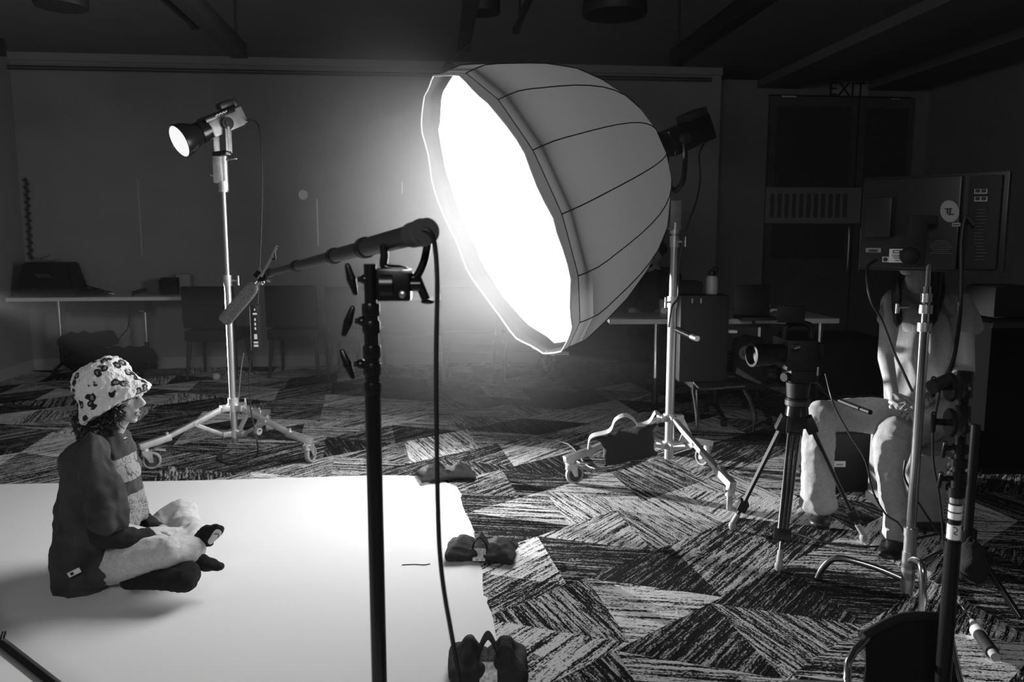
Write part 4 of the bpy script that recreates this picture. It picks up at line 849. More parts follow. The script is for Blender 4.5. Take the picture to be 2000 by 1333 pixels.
# monitor seen from behind
ML, MRt = P(1682, 442, 2.98), P(1965, 430, 2.64); mx = Vector((MRt.x-ML.x, MRt.y-ML.y, 0)); MW = mx.length; mx.normalize(); my = Vector((0, 0, 1)).cross(mx)  # my points away from camera
MCn = (ML+MRt)/2; MH = .335; myaw = math.atan2(mx.y, mx.x)
mo = thing('monitor', 'black video monitor seen from behind with stickers hiding the seated head', 'monitor', MCn-Vector((0, 0, MH/2)))
obj('screen_panel', MB().box(MCn+my*.02, (MW, .03, MH), yaw=myaw, bev=.004), PLAST, mo)
obj('rear_housing', MB().box(MCn-mx*.06-my*.012, (MW*.70, .04, MH*.94), yaw=myaw, bev=.008), PLAST, mo)
obj('port_panel', MB().box(MCn+mx*(MW*.37)-my*.008, (MW*.20, .03, MH*.92), yaw=myaw, bev=.004), BLKM, mo)
def mpt(px, py):    # point on the monitor's rear face
    r = ray(px, py); o_ = Vector((0, 0, H)); pl = MCn-my*.0335; t = (pl-o_).dot(my)/r.dot(my); return o_+r*t
def sticker(name, px, py, wpx, hpx, m, off=0.0, ov=False, tilt=0, par=None):
    a = mpt(px, py)-my*off; wd = wpx*1.45*S(2.8); ht = hpx*S(2.8)
    if ov:
        mb = MB(); n = 28; poly = []
        for k in range(n):
            th = 2*math.pi*k/n; u_, v_ = math.cos(th)*wd/2, math.sin(th)*ht/2; u2, v2 = u_*math.cos(tilt)-v_*math.sin(tilt), u_*math.sin(tilt)+v_*math.cos(tilt)
            poly.append(a+mx*u2+Vector((0, 0, v2)))
        mb.prism(poly, -my*.001); return obj(name, mb, m, par or mo, smooth=False)
    return obj(name, MB().box(a, (wd, .0015, ht), yaw=myaw), m, par or mo, smooth=False)
for (x, y) in ((1909, 374), (1921, 374), (1909, 389), (1921, 389)):
    s_ = sticker('port', x, y, 8, 9, mat('port_metal', .35, .4), -.004); sticker('socket', x, y-1, 5, 6, INK, -.002, par=s_)
ov_ = sticker('oval_sticker', 1855, 413, 22, 42, mat('oval_paper', .30, .6), .001, True, .35); sticker('sticker_print', 1853, 408, 9, 2, INK, .0025, par=ov_, tilt=.4); sticker('sticker_print', 1856, 414, 2, 12, INK, .0025, par=ov_); sticker('sticker_print', 1858, 419, 7, 2, INK, .0025, par=ov_); sticker('sticker_print', 1851, 413, 2, 9, INK, .0025, par=ov_)
lb = sticker('small_label', 1868, 439, 10, 7, mat('label_grey', .3, .6), .001); sticker('label_print', 1868, 439, 7, 1.6, INK, .0025, par=lb)
lb = sticker('barcode_label', 1706, 489, 21, 9, mat('label_grey', .3, .6), .001)
for k in range(8): sticker('label_print', 1698+k*2.2, 490, 1.0, 5, INK, .0025, par=lb)
sk_ = sticker('socket_plate', 1730, 507, 9, 11, mat('label_pale', .55, .6), .001); sticker('socket_hole', 1730, 507, 6, 8, INK, .0025, True, par=sk_)
lb = sticker('data_label', 1762, 500, 34, 27, WHT, .001)
lo = sticker('label_print', 1752, 492, 10, 6, INK, .0025, par=lb); sticker('label_print', 1752, 492, 7, 3, WHT, .004, par=lb)
for k, (y, wd) in enumerate(((490, 8), (494, 8), (499, 14), (502, 12), (505, 9), (509, 5))): sticker('label_print', (1766 if k < 2 else 1753), y, wd, 1.1, INK, .0025, par=lb)
for k in range(7): sticker('printed_text', 1838, 471+k*4, (18, 26, 34, 34, 28, 24, 34)[k]*.8, 1.1, mat('faint_print', .12, .6), .001)
for k in range(16): sticker('printed_text', 1913+rs.uniform(-3, 3), 410+k*6.5, rs.uniform(6, 14), 1.0, mat('faint_print', .12, .6), -.006)
mc_ = thing('monitor_mount', 'black mounting bracket between the monitor back and the chrome stand', 'bracket', P(1787, 515, CY))
mb = MB(); mb.box(P(1787, 500, CY+.02), (.05, .05, .07), bev=.008); mb.sph(P(1777, 500, CY-.0), (.035, .02, .03)); mb.box(P(1790, 455, CY+.015), (.06, .03, .10), bev=.006); mb.box(P(1800, 430, CY+.03), (.10, .03, .03), bev=.006); obj('bracket', mb, BLKM, mc_)
bt_ = thing('battery_pack', 'dark battery plate fixed at the left of the monitor back', 'battery', mpt(1724, 440))
obj('battery_body', MB().box(mpt(1724, 425)-my*.022, (.09, .04, .14), yaw=myaw, bev=.006), PLAST, bt_)
def cab(label, pts, r=.005, m=None, name='monitor_cable', grp=None): return tag(obj(name, MB().tube(pts, r, 8), m or CABLE), label, 'cable', grp)
cab('black cable looping from the monitor left side down across the grey t-shirt', [P(1712, 508, 2.85), P(1696, 520, 2.82), P(1692, 545, 2.8), P(1702, 590, 2.78), P(1722, 625, 2.78), P(1745, 685, 2.76), P(1765, 728, 2.74), P(1782, 765, 2.73)], .005)
cab('thick black cable hanging from the monitor right side past the sleeve', [mpt(1905, 440)-my*.01, P(1886, 425, 2.68), P(1878, 470, 2.67), P(1877, 540, 2.65), P(1874, 620, 2.6), P(1864, 690, 2.4), P(1852, 730, 2.1)], .0075)
cab('thin cable running down beside the knee behind the grip heads', [P(1838, 755, 1.9), P(1829, 800, 1.95), P(1822, 850, 2.05), P(1824, 910, 2.15), P(1835, 970, 2.2), P(1843, 1060, 2.3), FL(1850, 1190, .006)], .0028)
cab('cable crossing behind the chrome column towards the floor', [P(1768, 900, 2.86), P(1766, 930, 2.86), P(1780, 960, 2.9), P(1805, 1000, 3.0), P(1838, 1048, 3.05), FL(1870, 1090, .006), FL(1920, 1110, .006)], .004)
# seats under the person
gb = thing('grey_seat_box', 'grey box seat with a black knob under the person at right', 'box', (1.76, 3.58, 0))
x0, x1 = P(1778, 1058, 3.36).x, P(1840, 1058, 3.36).x
obj('body', MB().box(((x0+x1)/2, 3.58, .19), (x1-x0, .44, .30), bev=.004), PVC, gb); obj('base', MB().box(((x0+x1)/2, 3.58, .022), (x1-x0+.01, .46, .042), bev=.004), BLKM, gb)
kc = P(1806, 1038, 3.345); obj('knob', MB().cyl(kc+Vector((-.03, .012, 0)), kc, .006, n=10).hull(kc+Vector((0, 0, .028)), (.008, .007, .007), kc-Vector((0, 0, .028)), (.008, .007, .007)), BLK, gb)
bx = thing('black_case', 'black equipment case with a white label the person sits on', 'case', (1.66, 4.05, 0))
cb0, cb1 = P(1608, 965, 3.9).x, P(1795, 965, 3.9).x
obj('body', MB().box(((cb0+cb1)/2, 4.1, .152), (cb1-cb0, .40, .30), bev=.006), CASE, bx)
la = P(1640, 907, 3.895); obj('label', MB().box(la, (.058, .003, .030)), WHT, bx, smooth=False)
for k in range(5): obj('label_print', MB().box(la+Vector((-.014+.007*k, -.0025, -.002)), (.004, .001, .006)), INK, bx, smooth=False)
# black foreground stand at right with two grip heads
PX = P(1866, 1000, 1.8).x; PY = 1.8
bs = thing('black_stand', 'black foreground stand at right with two stacked grip heads and white tape', 'light stand', (PX, PY, 0))
def zp(py): return P(1866, py, PY).z
obj('lower_tube', MB().cyl((PX, PY, .10), (PX, PY, zp(1058)), .0175, n=24), BLK, bs); obj('middle_tube', MB().cyl((PX, PY, zp(1058)), (PX, PY, zp(905)), .0135, n=24), BLK, bs); obj('upper_tube', MB().cyl((PX, PY, zp(905)), (PX, PY, zp(735)), .011, n=24), BLK, bs)
for py in (962, 930, 905, 878): obj('collar', MB().lathe((PX, PY, zp(py)-.01), (0, 0, 1), [(.010, 0), (.018, .001), (.018, .02), (.010, .021)], 24), BLK, bs)
for y0, y1, m_ in ((972, 982, CHR), (986, 998, WHT), (1001, 1013, WHT), (1024, 1052, WHT)): obj('tape_band', MB().lathe((PX, PY, zp(y1)), (0, 0, 1), [(.0137, 0), (.0150, 0), (.0150, zp(y0)-zp(y1)), (.0137, zp(y0)-zp(y1))], 24, closed=True), m_, bs)
obj('tape_writing', MB().tube([P(1862, 1030, PY-.017), P(1868, 1032, PY-.017), P(1870, 1038, PY-.017), P(1863, 1042, PY-.017), P(1870, 1046, PY-.017)], .0011, 6), INK, bs)
for (kx, ky) in ((1846, 876), (1838, 936)): c_ = P(kx, ky, PY-.01); obj('tightening_knob', MB().cyl((PX, PY, c_.z), c_, .006, n=10).hull(c_+Vector((0, 0, .012)), (.005, .006, .006), c_-Vector((.004, 0, .018)), (.005, .006, .006)), BLK, bs)
for k in range(3):
    th = k*2*math.pi/3+.2; d = Vector((math.cos(th), math.sin(th), 0)); obj('leg', MB().tube([Vector((PX, PY, .15))+d*.015, Vector((PX, PY, .15))+d*.10, Vector((PX, PY, .05))+d*.36, Vector((PX, PY, .012))+d*.42], .012, 10), BLK, bs)
for py, lbl in ((757, 'upper black grip head on the right foreground stand'), (826, 'lower black grip head on the right foreground stand')):
    c = P(1866, py, PY-.035); gg = thing('grip_clamp', lbl, 'clamp', c)
    for s_, xo in ((0, -.012), (1, .012)): obj('jaw_disc', MB().lathe(c+Vector((xo-.006, 0, 0)), (1, -.15, 0), [(.0, 0), (.030, .0), (.033, .003), (.033, .009), (.030, .012), (0, .012)], 32), BLK, gg)
    obj('knob', MB().cyl(c+Vector((-.02, 0, 0)), c+Vector((-.045, 0, .002)), .008, n=14).hull(c+Vector((-.05, 0, .02)), .006, c+Vector((-.05, 0, -.018)), .006), BLK, gg)
    obj('sleeve', MB().cyl((PX, PY, c.z-.03), (PX, PY, c.z+.03), .017, n=20), BLK, gg)
    obj('bolt', MB().sph(c+Vector((.024, -.012, .0)), .005), CHR, gg)
ca = thing('clamp_bar', 'short black rod pointing left from the upper right grip head', 'clamp', P(1835, 752, 1.76))
obj('rod', MB().cyl(P(1852, 742, 1.76), P(1820, 757, 1.74), .014, .016, n=18), BLKM, ca)
# black stand behind, with its legs and a hanging bag
QY = 2.75; QX = P(1893, 1000, QY).x
b2 = thing('black_tripod_stand', 'black stand with splayed tripod legs behind the right foreground stand', 'light stand', (QX, QY, 0))
zt_ = P(1893, 1050, QY).z
obj('column', MB().cyl((QX, QY, .06), (QX, QY, P(1893, 830, QY).z), .016, n=20), BLK, b2)
for (fx_, fy_) in ((1832, 1136), (1992, 1206), (1950, 1105)):
    e = FL(fx_, fy_, .012); mb = MB(); mb.hull(Vector((QX, QY, zt_)), (.014, .014, .012), e, (.012, .012, .01)); obj('leg', mb, BLK, b2)
obj('crown', MB().cyl((QX, QY, zt_-.03), (QX, QY, zt_+.03), .03, n=20), BLK, b2)
hb_ = thing('hanging_bag', 'black bag hanging low between the legs of the black stand', 'bag', P(1903, 1138, 2.68))
mb = MB(); mb.hull(P(1898, 1072, 2.66), (.035, .03, .02), P(1905, 1122, 2.66), (.055, .04, .03)); baked('bag', mb, BFAB, hb_, .008, 4, (folds(15, .012),)); obj('handle', MB().tube([P(1888, 1068, 2.66), P(1893, 1052, 2.69), P(1903, 1054, 2.69), P(1908, 1068, 2.66)], .005, 6), BFAB, hb_)
# folding chair with black cloth back, bottom right
fc = thing('folding_chair', 'black cloth folding chair with a chrome side tube at the bottom right', 'chair', FL(1760, 1500))
A_, B_ = P(1690, 1248, 1.92), P(1852, 1210, 2.0); A2, B2 = A_+Vector((-.02, -.10, -.30)), B_+Vector((.04, -.10, -.28))
mb = MB(); vs_ = []
for i in range(9):
    v_ = i/8; row = []
    for j in range(13):
        u_ = j/12; p_ = A_.lerp(B_, u_).lerp(A2.lerp(B2, u_), v_); p_.y += .03*math.sin(u_*math.pi)+.004*noise.noise(Vector((u_*5, v_*4, 0))); p_.z += .012*math.sin(u_*math.pi)*(1-v_); row.append(mb.b.verts.new(p_))
    vs_.append(row)
for i in range(8):
    for j in range(12): mb.b.faces.new((vs_[i][j], vs_[i][j+1], vs_[i+1][j+1], vs_[i+1][j]))
bmesh.ops.solidify(mb.b, geom=mb.b.faces[:], thickness=.008); obj('backrest', mb, BFAB, fc)
obj('backrest_sleeve', MB().tube([A_+Vector((-.008, 0, .004)), A_.lerp(B_, .5)+Vector((0, .03, .016)), B_+Vector((.008, 0, .004))], .013, 10), BFAB, fc)
for (t_, s_) in ((A_, -1), (B_, 1)):
    obj('frame_tube', MB().tube([t_+Vector((-.004*s_, 0, 0)), t_+Vector((.02*s_, -.10, -.22)) if s_ > 0 else P(1655, 1330, 1.80), Vector((t_.x+.03*s_, t_.y-.30, .012))], .0095, 12), CHR, fc)
obj('seat', MB().box(((A_.x+B_.x)/2+.04, A_.y+.11, .12), (.17, .20, .03), bev=.01), BFAB, fc)
for s_ in (-1, 1): obj('leg', MB().cyl(((A_.x+B_.x)/2+.04+s_*.07, A_.y+.17, .11), ((A_.x+B_.x)/2+.04+s_*.07, A_.y+.19, .01), .009, n=10), BLK, fc)
# connectors on the carpet at far right
cn = thing('cable_connector', 'black cable connectors wrapped with white tape on the carpet at right', 'connector', FL(1915, 1250))
p0, p1, p2, p3 = FL(1899, 1214, .02), FL(1910, 1235, .02), FL(1922, 1252, .02), FL(1938, 1275, .02)
obj('plug_tip', MB().cyl(p0, p0.lerp(p1, .6), .009, .016, n=16), WHT, cn); obj('plug_body', MB().cyl(p0.lerp(p1, .6), p1, .014, n=16).cyl(p1, p3, .018, .020, n=18), BLKM, cn)
obj('tape_ring', MB().cyl(p1-(p2-p1).normalized()*.012, p1+(p2-p1).normalized()*.022, .0215, n=24), WHT, cn); obj('plug_end', MB().cyl(p3, p3+(p3-p2).normalized()*.03, .014, n=16), mat('grey_plug', .35, .6), cn)
cab('thin pale cord leading to the taped connectors on the carpet', [FL(1850, 1140, .005), FL(1872, 1176, .005), FL(1890, 1200, .008), p0], .0028, CABG, 'extension_cable')
cab('thin cable wandering over the carpet under the slung sandbag', [FL(1050, 858, .006), FL(1110, 868, .006), FL(1150, 912, .006), FL(1200, 912, .006), FL(1245, 893, .006), FL(1300, 880, .006), FL(1380, 850, .006)], .004, CABG, 'extension_cable')
cab('dark cable running over the carpet between tripod and monitor stand', [FL(1500, 1030, .006), FL(1560, 1045, .006), FL(1620, 1062, .006), FL(1720, 1068, .006), FL(1790, 1052, .006), FL(1850, 1040, .006)], .005, CABLE, 'extension_cable')
ad = thing('cable_adapter', 'small white adapter with cord on the carpet beyond the paper corner', 'adapter', FL(905, 873))
obj('body', MB().box(FL(893, 868, .012), (.05, .03, .018), bev=.004, yaw=.2), PALE, ad); obj('cord', MB().tube([FL(855, 862, .005), FL(872, 872, .005), FL(890, 876, .005), FL(912, 872, .005), FL(925, 876, .005), FL(918, 866, .005)], .004, 6), mat('pale_cord', .5, .5), ad)
# black light stand leg at the bottom-left corner
kx = Vector((-1.78, 1.75, 0)); kt = thing('corner_stand', 'black stand whose leg crosses the bottom left corner of the photo', 'light stand', kx)
a, b = P(-60, 1213, 2.15), P(130, 1362, 1.86)
cr = a+(a-b).normalized()*.25
KX = Vector((cr.x, cr.y, 0)); 
obj('column', MB().cyl((cr.x, cr.y, .05), (cr.x, cr.y, 1.25), .014, n=20), BLK, kt)
obj('crown', MB().cyl((cr.x, cr.y, cr.z-.03), (cr.x, cr.y, cr.z+.03), .026, n=20), BLK, kt)
dl = (b-cr); end = cr+dl*((cr.z-.014)/(cr.z-b.z)); yaw = math.atan2(dl.y, dl.x); pt = math.atan2(end.z-cr.z, (end-cr).xy.length)
lg = obj('leg', MB().box((cr+end)/2, ((end-cr).length, .03, .026), rot=Matrix.Rotation(yaw, 4, 'Z') @ Matrix.Rotation(-pt, 4, 'Y'), bev=.003), BLK, kt)
obj('leg_edge', MB().box((cr+end)/2+Vector((0, 0, .0145))+Vector((-math.sin(yaw), math.cos(yaw), 0))*.008, ((end-cr).length*.98, .008, .002), rot=Matrix.Rotation(yaw, 4, 'Z') @ Matrix.Rotation(-pt, 4, 'Y')), STL, lg)
m0 = cr.lerp(end, (P(25, 1288, 2.08)-cr).length/(end-cr).length); obj('brace', MB().box((m0+Vector((cr.x, cr.y, .06)))/2, ((m0-Vector((cr.x, cr.y, .06))).length, .02, .018), rot=(m0-Vector((cr.x, cr.y, .06))).to_track_quat('X', 'Z'), bev=.002), BLK, lg)
obj('bolt', MB().cyl(m0+Vector((0, 0, .0)), m0+Vector((0.0, .02, .03)), .006, n=10), BLK, lg)
for th in (2.3, 4.2):
    d = Vector((math.cos(th), math.sin(th), 0)); e = Vector((cr.x, cr.y, .013))+d*.45; obj('leg', MB().hull(cr, .013, e, .012), BLK, kt)
# ============================================================ BACKGROUND FURNITURE
def table(label, px0, px1, Y, depth, legs, grp, yaw=YAW, rim=.028, skirt=False, top=None):
    a, b = Z(px0, .74, Y), Z(px1, .74, Y); L = (b-a).length; ex = Vector((math.cos(yaw), math.sin(yaw), 0)); ey = Vector((-ex.y, ex.x, 0))
    c = a+ex*L/2+ey*depth/2; t = thing('folding_table', label, 'table', (c.x, c.y, 0), grp)
    obj('tabletop', MB().box(c+Vector((0, 0, -.014)), (L, depth, .024), yaw=yaw, bev=.003), top or TABW, t)
    obj('table_edge', MB().box(a+ex*L/2-ey*.002+Vector((0, 0, -.016)), (L, .006, .032), yaw=yaw), TEDGE if top is None else top, t)
    for px in legs:
        qq = (px-1000)/F_PX*1.01; bs_ = a+ey*depth/2; tt = (qq*bs_.y-bs_.x)/(ex.x-qq*ex.y); m_ = bs_+ex*tt; m_.z = 0
        obj('leg', MB().cyl(m_+Vector((0, 0, .30)), m_+Vector((0, 0, .72)), .018, n=18), CHR, t)
        obj('leg_column', MB().cyl(m_+Vector((0, 0, .09)), m_+Vector((0, 0, .30)), .022, n=18), BLK, t)
        for s_ in (-1, 1):
            e = m_+ey*s_*depth*.46+ex*s_*.0+Vector((0, 0, .06)); obj('foot', MB().hull(m_+Vector((0, 0, .11)), (.02, .02, .015), e, (.014, .014, .012)), BLK, t)
            for w_ in (-1, 1): obj('caster', MB().cyl(e+ex*w_*.008-Vector((0, 0, .035))-ex*.008, e+ex*w_*.008-Vector((0, 0, .035))+ex*.008, .025, n=14), PLAST, t)
    if skirt: obj('modesty_panel', MB().box(c+Vector((0, 0, -.22)), (L*.86, .02, .34), yaw=yaw), mat('dark_panel', .02, .7), t)
    return t
TG = 'pale wheeled tables by the walls'
table('long pale table holding the black tote under the left wall', 11, 372, 7.16, .44, (121, 288), TG)
table('pale table edge lit beside the softbox stand', 1190, 1470, 5.28, .5, (1281, 1400), TG, .02)
table('dim pale table with crumpled tissue right of the black laptop', 1475, 1640, 5.32, .60, (1482, 1600), TG, .02)
table('dark-skirted table behind the softbox glow', 640, 1120, 7.25, .45, (700, 1060), TG, skirt=True)
obj_ = None
def onwall(Y): return Y
def boxthing(name, label, cat, px0, px1, pyb, pyt, Y, dep, m, grp=None, bev=.005, z0=None, part='body'):
    a, b = P(px0, pyb, Y), P(px1, pyb, Y); z0 = a.z if z0 is None else z0; zt2 = P(px0, pyt, Y).z
    c = Vector(((a.x+b.x)/2, Y+dep/2, (z0+zt2)/2)); t = thing(name, label, cat, (c.x, c.y, z0), grp)
    obj(part, MB().box(c, (abs(b.x-a.x), dep, zt2-z0), bev=bev, yaw=0), m, t); return t
# black tote upside down on the left table
t = thing('storage_tote', 'black plastic tote turned upside down on the left table', 'tote', P(80, 576, 7.6))
Yt = 7.26; zb = .742; zt3 = P(80, 513, Yt).z
def xx(px, Y=Yt): return P(px, 560, Y).x
bm_ = MB(); lo_ = [(xx(26), Yt), (xx(144), Yt), (xx(144), Yt+.28), (xx(26), Yt+.28)]; hi_ = [(xx(42), Yt+.04), (xx(128), Yt+.04), (xx(128), Yt+.25), (xx(42), Yt+.25)]
V = [bm_.b.verts.new((x, y, zb+.02)) for x, y in lo_]+[bm_.b.verts.new((x, y, zt3)) for x, y in hi_]
for f in ((3, 2, 1, 0), (4, 5, 6, 7), (0, 1, 5, 4), (1, 2, 6, 5), (2, 3, 7, 6), (3, 0, 4, 7)): bm_.b.faces.new([V[i] for i in f])
bmesh.ops.bevel(bm_.b, geom=bm_.b.edges[:], offset=.012, segments=2, affect='EDGES')
obj('body', bm_, PLAST, t); obj('rim', MB().box(((xx(22)+xx(148))/2, Yt+.14, zb+.012), (xx(148)-xx(22), .31, .02), bev=.005), PLAST, t)
for k in range(6): a = P(72+k*5, 539, Yt-.004); obj('stripe', MB().box(a+Vector((0, .0, 0)), (.006, .003, .055), rot=Matrix.Rotation(-.85, 4, 'Y')), GREYP, t)
cl = thing('cable_pile', 'dark tangle of cables lying beside the tote on the left table', 'cables', P(175, 575, 7.6)); mb = MB()
for k in range(5):
    pts = [Vector((xx(130+rs.uniform(0, 70)), Yt+rs.uniform(.05, .3), zb+.01+rs.uniform(0, .06*(1-j/9)))) for j in range(8)]; mb.tube(pts, .007, 6)
obj('cables', mb, CABLE, cl); obj('plug', MB().box(P(172, 570, 7.5), (.06, .02, .012), yaw=.3).box(P(178, 566, 7.5), (.008, .02, .04)), WHT, cl)
st = thing('clip_stand', 'small black bent stand with white tips on the left table', 'stand', P(190, 572, 7.45)); obj('arm', MB().cyl(P(150, 553, 7.5), P(215, 572, 7.42), .008, n=8).cyl(P(120, 560, 7.55), P(205, 574, 7.42), .006, n=8), PLAST, st); obj('tip', MB().cyl(P(205, 572, 7.42), P(223, 574.5, 7.40), .006, n=8), WHT, st)
nest = thing('wire_coil', 'loose thin wire coil on top of the black tote', 'wire', P(95, 510, 7.65)); obj('wire', MB().tube([P(66+rs.uniform(0, 60), 498+rs.uniform(0, 14), 7.62+rs.uniform(0, .1)) for _ in range(14)]+[P(90, 512, 7.6)], .0025, 5), CABG, nest)
boxthing('black_box', 'small black box near the right end of the left table', 'box', 314, 345, 577, 543, 7.6, .1, BLKM, None, .003, .742)
boxthing('pale_box', 'pale box against the wall near the right end of the left table', 'box', 346, 372, 577, 536, 7.68, .08, mat('card_box', .3, .7), None, .003, .742)
boxthing('card_box', 'dull box left of the small black box on the left table', 'box', 288, 312, 577, 548, 7.66, .08, mat('card_dark', .12, .7), None, .003, .742)
rd = thing('radio_handset', 'black handset with a cable dropping over the edge of the left table', 'handset', P(270, 574, 7.45)); obj('body', MB().box(P(272, 570, 7.45), (.12, .07, .04), rot=Matrix.Rotation(-.25, 4, 'Y'), bev=.008), PLAST, rd)
obj('cord', MB().tube([P(262, 574, 7.42), P(258, 578, 7.33), P(257, 600, 7.32), P(250, 640, 7.4), P(238, 655, 7.45), P(232, 664, 7.5)], .006, 6), CABLE, rd)
tray = boxthing('cable_tray', 'black cable tray hung under the left table top', 'tray', 126, 284, 611, 588, 7.36, .16, BLKM, None, .005); obj('metal_clip', MB().box(P(276, 608, 7.35), (.05, .01, .008)), STL, tray)
sc_ = thing('thin_cable', 'thin cord hanging under the left table near its right leg', 'cord', P(255, 640, 7.55)); obj('cord', MB().tube([P(250, 610, 7.6), P(252, 630, 7.6), P(256, 650, 7.6), P(254, 664, 7.6)], .003, 5), CABLE, sc_)
for lbl, pts in (('slumped black bag under the left table behind the hat', [(140, 672, 7.45, .12), (170, 668, 7.5, .11), (205, 664, 7.5, .10)]), ('long black case pushed under the left table', [(150, 715, 7.5, .12), (230, 705, 7.5, .13), (280, 700, 7.5, .12)]), ('small black pouch on the bags under the left table', [(212, 655, 7.5, .05), (222, 664, 7.5, .05)])):
    mb = MB(); mb.chain([(Vector((P(a, b, y).x, P(a, b, y).y, max(P(a, b, y).z, r+.004))), (r, r*.9, r*.9)) for a, b, y, r in pts]); bg1 = thing('duffel_bag', lbl, 'bag', (P(pts[0][0], 700, 7.5).x, 7.5, 0)); baked('bag', mb, BFAB, bg1, .015, 3, (folds(7, .03),))
ba = thing('pale_ball', 'small pale ball on the carpet in front of the back wall chairs', 'ball', FL(423, 744)); p = FL(423, 744); obj('ball', MB().sph((p.x, p.y, .036), .036), PALE, ba)
# chairs along the back wall
def chair(label, pxc, Y, face, first=[None]):
    q_ = Z(pxc, 0, Y); t = thing('dining_chair', label, 'chair', (q_.x, Y, 0), 'black chairs along the back wall'); c = Vector((q_.x, Y, 0)); w_ = .235
    obj('backrest', MB().box(c+Vector((0, 0, .66)), (w_*2, .035, .38), rot=Matrix.Rotation(.06*face, 4, 'X'), bev=.015), BLKM, t)
    obj('seat', MB().box(c+Vector((0, .22*face, .40)), (w_*2, .44, .10), bev=.02), BLKM, t)
    for sx in (-1, 1):
        for fy in (.05, .38): obj('leg', MB().cyl(c+Vector((sx*w_*.85, fy*face, .37)), c+Vector((sx*w_*(.95), (fy+(.05 if fy > .2 else -.05))*face, .005)), .022, .014, n=10), WOOD, t)
    return t
chair('black upholstered chair behind the left light stand column', 414, 7.1, 1)
chair('black upholstered chair just right of the left light stand', 574, 7.2, 1)
chair('black chair partly behind the foreground stand knobs', 690, 7.05, 1)
chair('black chair in the softbox glare at the dark-skirted table', 915, 6.9, 1)
chair('black chair below the bottom of the glowing softbox', 1032, 7.0, 1)
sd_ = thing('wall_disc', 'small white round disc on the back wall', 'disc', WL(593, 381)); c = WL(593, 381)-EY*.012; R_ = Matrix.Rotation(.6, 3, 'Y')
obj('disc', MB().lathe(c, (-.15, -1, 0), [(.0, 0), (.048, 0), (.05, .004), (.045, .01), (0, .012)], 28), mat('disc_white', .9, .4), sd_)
# dark garland on the left wall near the corner
def LWp(px, py):
    r = ray(px, py); t_ = (UL+.05)/r.dot(EX); return Vector((0, 0, H))+r*t_
ga_ = thing('hanging_garland', 'dark beaded garland hanging down the wall in the left corner', 'garland', WL(62, 505)); mb = MB()
for k in range(22):
    y_ = 352+k*7.2; x_ = 51+k*.45+(1.6 if k % 2 else -1.6); mb.sph(WL(x_, y_, V0-.03), (.022, .012, .017), 8)
mb.tube([WL(51, 346, V0-.03), WL(55, 430, V0-.03), WL(61, 510, V0-.03)], .003, 5); obj('beads', mb, mat('garland_dark', .04, .7), ga_)
# gear on the right tables
t = boxthing('pale_carton', 'pale carton with a white round patch on the table edge by the stand', 'carton', 1291, 1311, 619, 586, 5.35, .08, mat('carton', .35, .6), None, .003, .742); obj('round_patch', MB().cyl(P(1297, 607, 5.348), P(1297, 607, 5.344), .022, n=20), WHT, t)
t = boxthing('gear_case', 'black gear case with two silver latches behind the softbox stand', 'case', 1328, 1424, 640, 577, 5.03, .20, CASE, None, .015, P(1415, 755, 5.03).z+.026)
for px in (1352, 1369): obj('latch', MB().box(P(px, 588, 5.025), (.008, .006, .03)), STL, t)
t = boxthing('camera_bag', 'black padded bag standing on the black gear case', 'bag', 1328, 1374, 577, 550, 5.05, .16, BFAB, None, .02, P(1322, 577, 5.03).z+.002)
t = thing('water_bottle', 'pale water bottle with black cap on the black gear case', 'bottle', P(1390, 577, 5.1)); c = Vector((P(1390, 560, 5.1).x, 5.1, P(1322, 577, 5.03).z+.001)); hh = 36*S(5.1)
obj('body', MB().lathe(c, (0, 0, 1), [(.034, 0), (.038, .004), (.038, hh*.80), (.030, hh), (.0, hh)], 24), mat('bottle_pale', .4, .4), t); obj('cap', MB().lathe(c+Vector((0, 0, hh)), (0, 0, 1), [(.022, -.002), (.025, .002), (.024, .03), (.012, .035), (.012, .045), (0, .046)], 20), BLK, t); obj('cap_loop', MB().tube([c+Vector((.02, 0, hh+.02)), c+Vector((.04, 0, hh+.045)), c+Vector((.0, 0, hh+.055))], .004, 6), BLK, t)
t = thing('laptop', 'black open laptop screen standing between the right tables', 'laptop', P(1465, 640, 5.35)); a = P(1468, 598, 5.38); obj('screen', MB().box(a, (70*S(5.38), .012, 84*S(5.38)), rot=Matrix.Rotation(-.12, 4, 'X'), bev=.004), PLAST, t); obj('base', MB().box((a.x, a.y-.10, .752), (70*S(5.38), .22, .02), bev=.004), PLAST, t)
t = thing('crumpled_tissue', 'crumpled white tissue on the dim table right of the laptop', 'tissue', P(1510, 614, 5.45)); mb = MB()
q0 = P(1510, 612, 5.5)
for k in range(7): mb.hull(q0+Vector((rs.uniform(-.04, .04), rs.uniform(-.02, .02), rs.uniform(0, .03))), .008, q0+Vector((rs.uniform(-.05, .03), 0, rs.uniform(0, .055))), .004)
baked('tissue', mb, mat('tissue_white', .75, .8), t, .005, 1)
t = thing('equipment_backpack', 'black backpack with a round grey badge propped on the dark stool', 'bag', P(1462, 752, 5.1)); mb = MB(); mb.hull(P(1464, 738, 5.13), (.115, .09, .03), P(1462, 672, 5.14), (.105, .08, .06)); baked('bag', mb, BFAB, t, .012, 4, (folds(8, .02),))
bc_ = P(1457, 690, 5.045); bdg = obj('badge', MB().lathe(bc_, (0, -1, 0), [(0, 0), (.046, 0), (.046, .003), (.042, .003), (.042, .002), (0, .002)], 32), GREYP, t)
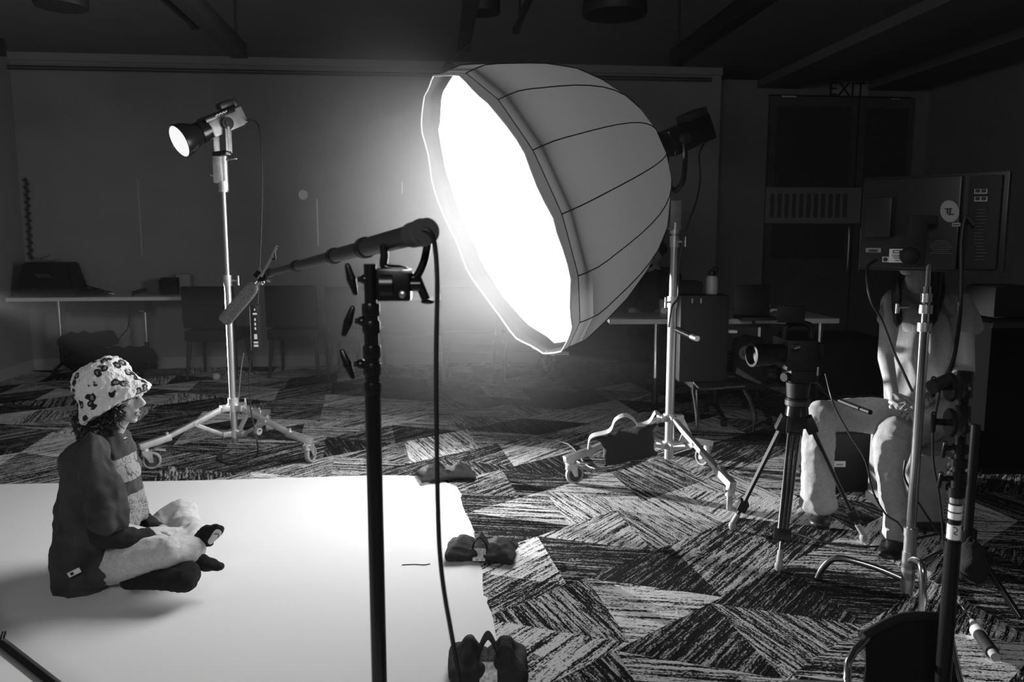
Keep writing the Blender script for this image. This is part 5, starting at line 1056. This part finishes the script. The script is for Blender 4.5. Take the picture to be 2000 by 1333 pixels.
mb = MB(); mb.tube([bc_+Vector((-.02, -.004, .018)), bc_+Vector((-.02, -.004, -.01)), bc_+Vector((-.008, -.004, -.018)), bc_+Vector((0, -.004, .0))], .003, 5).tube([bc_+Vector((.01, -.004, .02)), bc_+Vector((.022, -.004, .008)), bc_+Vector((.012, -.004, -.0)), bc_+Vector((.022, -.004, -.012)), bc_+Vector((.008, -.004, -.022))], .003, 5); obj('badge_print', mb, INK, bdg)
t = boxthing('white_tag', 'small white tag lying on the dark gear before the right table', 'tag', 1425, 1440, 651, 646, 5.0, .05, WHT, None, 0); 
t = thing('stool', 'dark low stool with a chrome front rail and thin bent legs', 'stool', FL(1415, 852)); q0 = P(1424, 755, 5.03); zz = q0.z
obj('seat', MB().box((q0.x, q0.y+.17, zz), (.47, .36, .05), bev=.015), BFAB, t); obj('front_rail', MB().tube([P(1354, 746, 5.02), P(1362, 755, 4.99), P(1376, 760, 4.99), P(1455, 754, 4.99)], .008, 8), CHR, t)
for (a, b, c, Yl) in ((1452, 1470, 1473, 5.12), (1352, 1358, 1362, 5.12), (1458, 1474, 1478, 5.45), (1360, 1362, 1366, 5.45)): obj('leg', MB().tube([P(a, 760, Yl), P(b, 800, Yl), Vector((P(c, 840, Yl).x, Yl, .01))], .008, 8), CHR, t)
t = thing('clamp_bundle', 'bundle of folded grey clamps resting on the low stool', 'clamps', P(1445, 750, 5.1)); mb = MB()
for (a, b, c, d) in ((1441, 722, 1472, 742), (1440, 728, 1480, 746), (1452, 735, 1484, 748)): mb.hull(P(a, b, 5.0), .012, P(c, d, 5.0), .012)
obj('clamps', mb, mat('clamp_grey', .10, .5), t)
# dark road cases and sofa at the right edge
xr0 = P(1912, 960, 4.1).x
t = thing('road_case', 'large black road case at the right photo edge behind the stands', 'case', (xr0+.45, 4.45, 0)); flat = mat('flat_black_case', .006, 1.0); flat.node_tree.nodes['Principled BSDF'].inputs['Specular IOR Level'].default_value = .05
obj('body', MB().box((xr0+.45, 4.5, .44), (.9, .8, .80), bev=.01), flat, t)
for z_ in (.05, .83): obj('edge_trim', MB().box((xr0+.45, 4.098, z_), (.9, .006, .03)), GRYM if False else BLK, t)
t = boxthing('rolled_bag', 'black bundle lying on top of the road case at the right edge', 'bag', 1938, 2030, 640, 560, 4.3, .3, BFAB, None, .03, .845)
t = boxthing('x', 'long black case in the darkness behind the seated person', 'case', 1555, 1720, 900, 662, 6.4, .6, CASE, None, .03, .003)
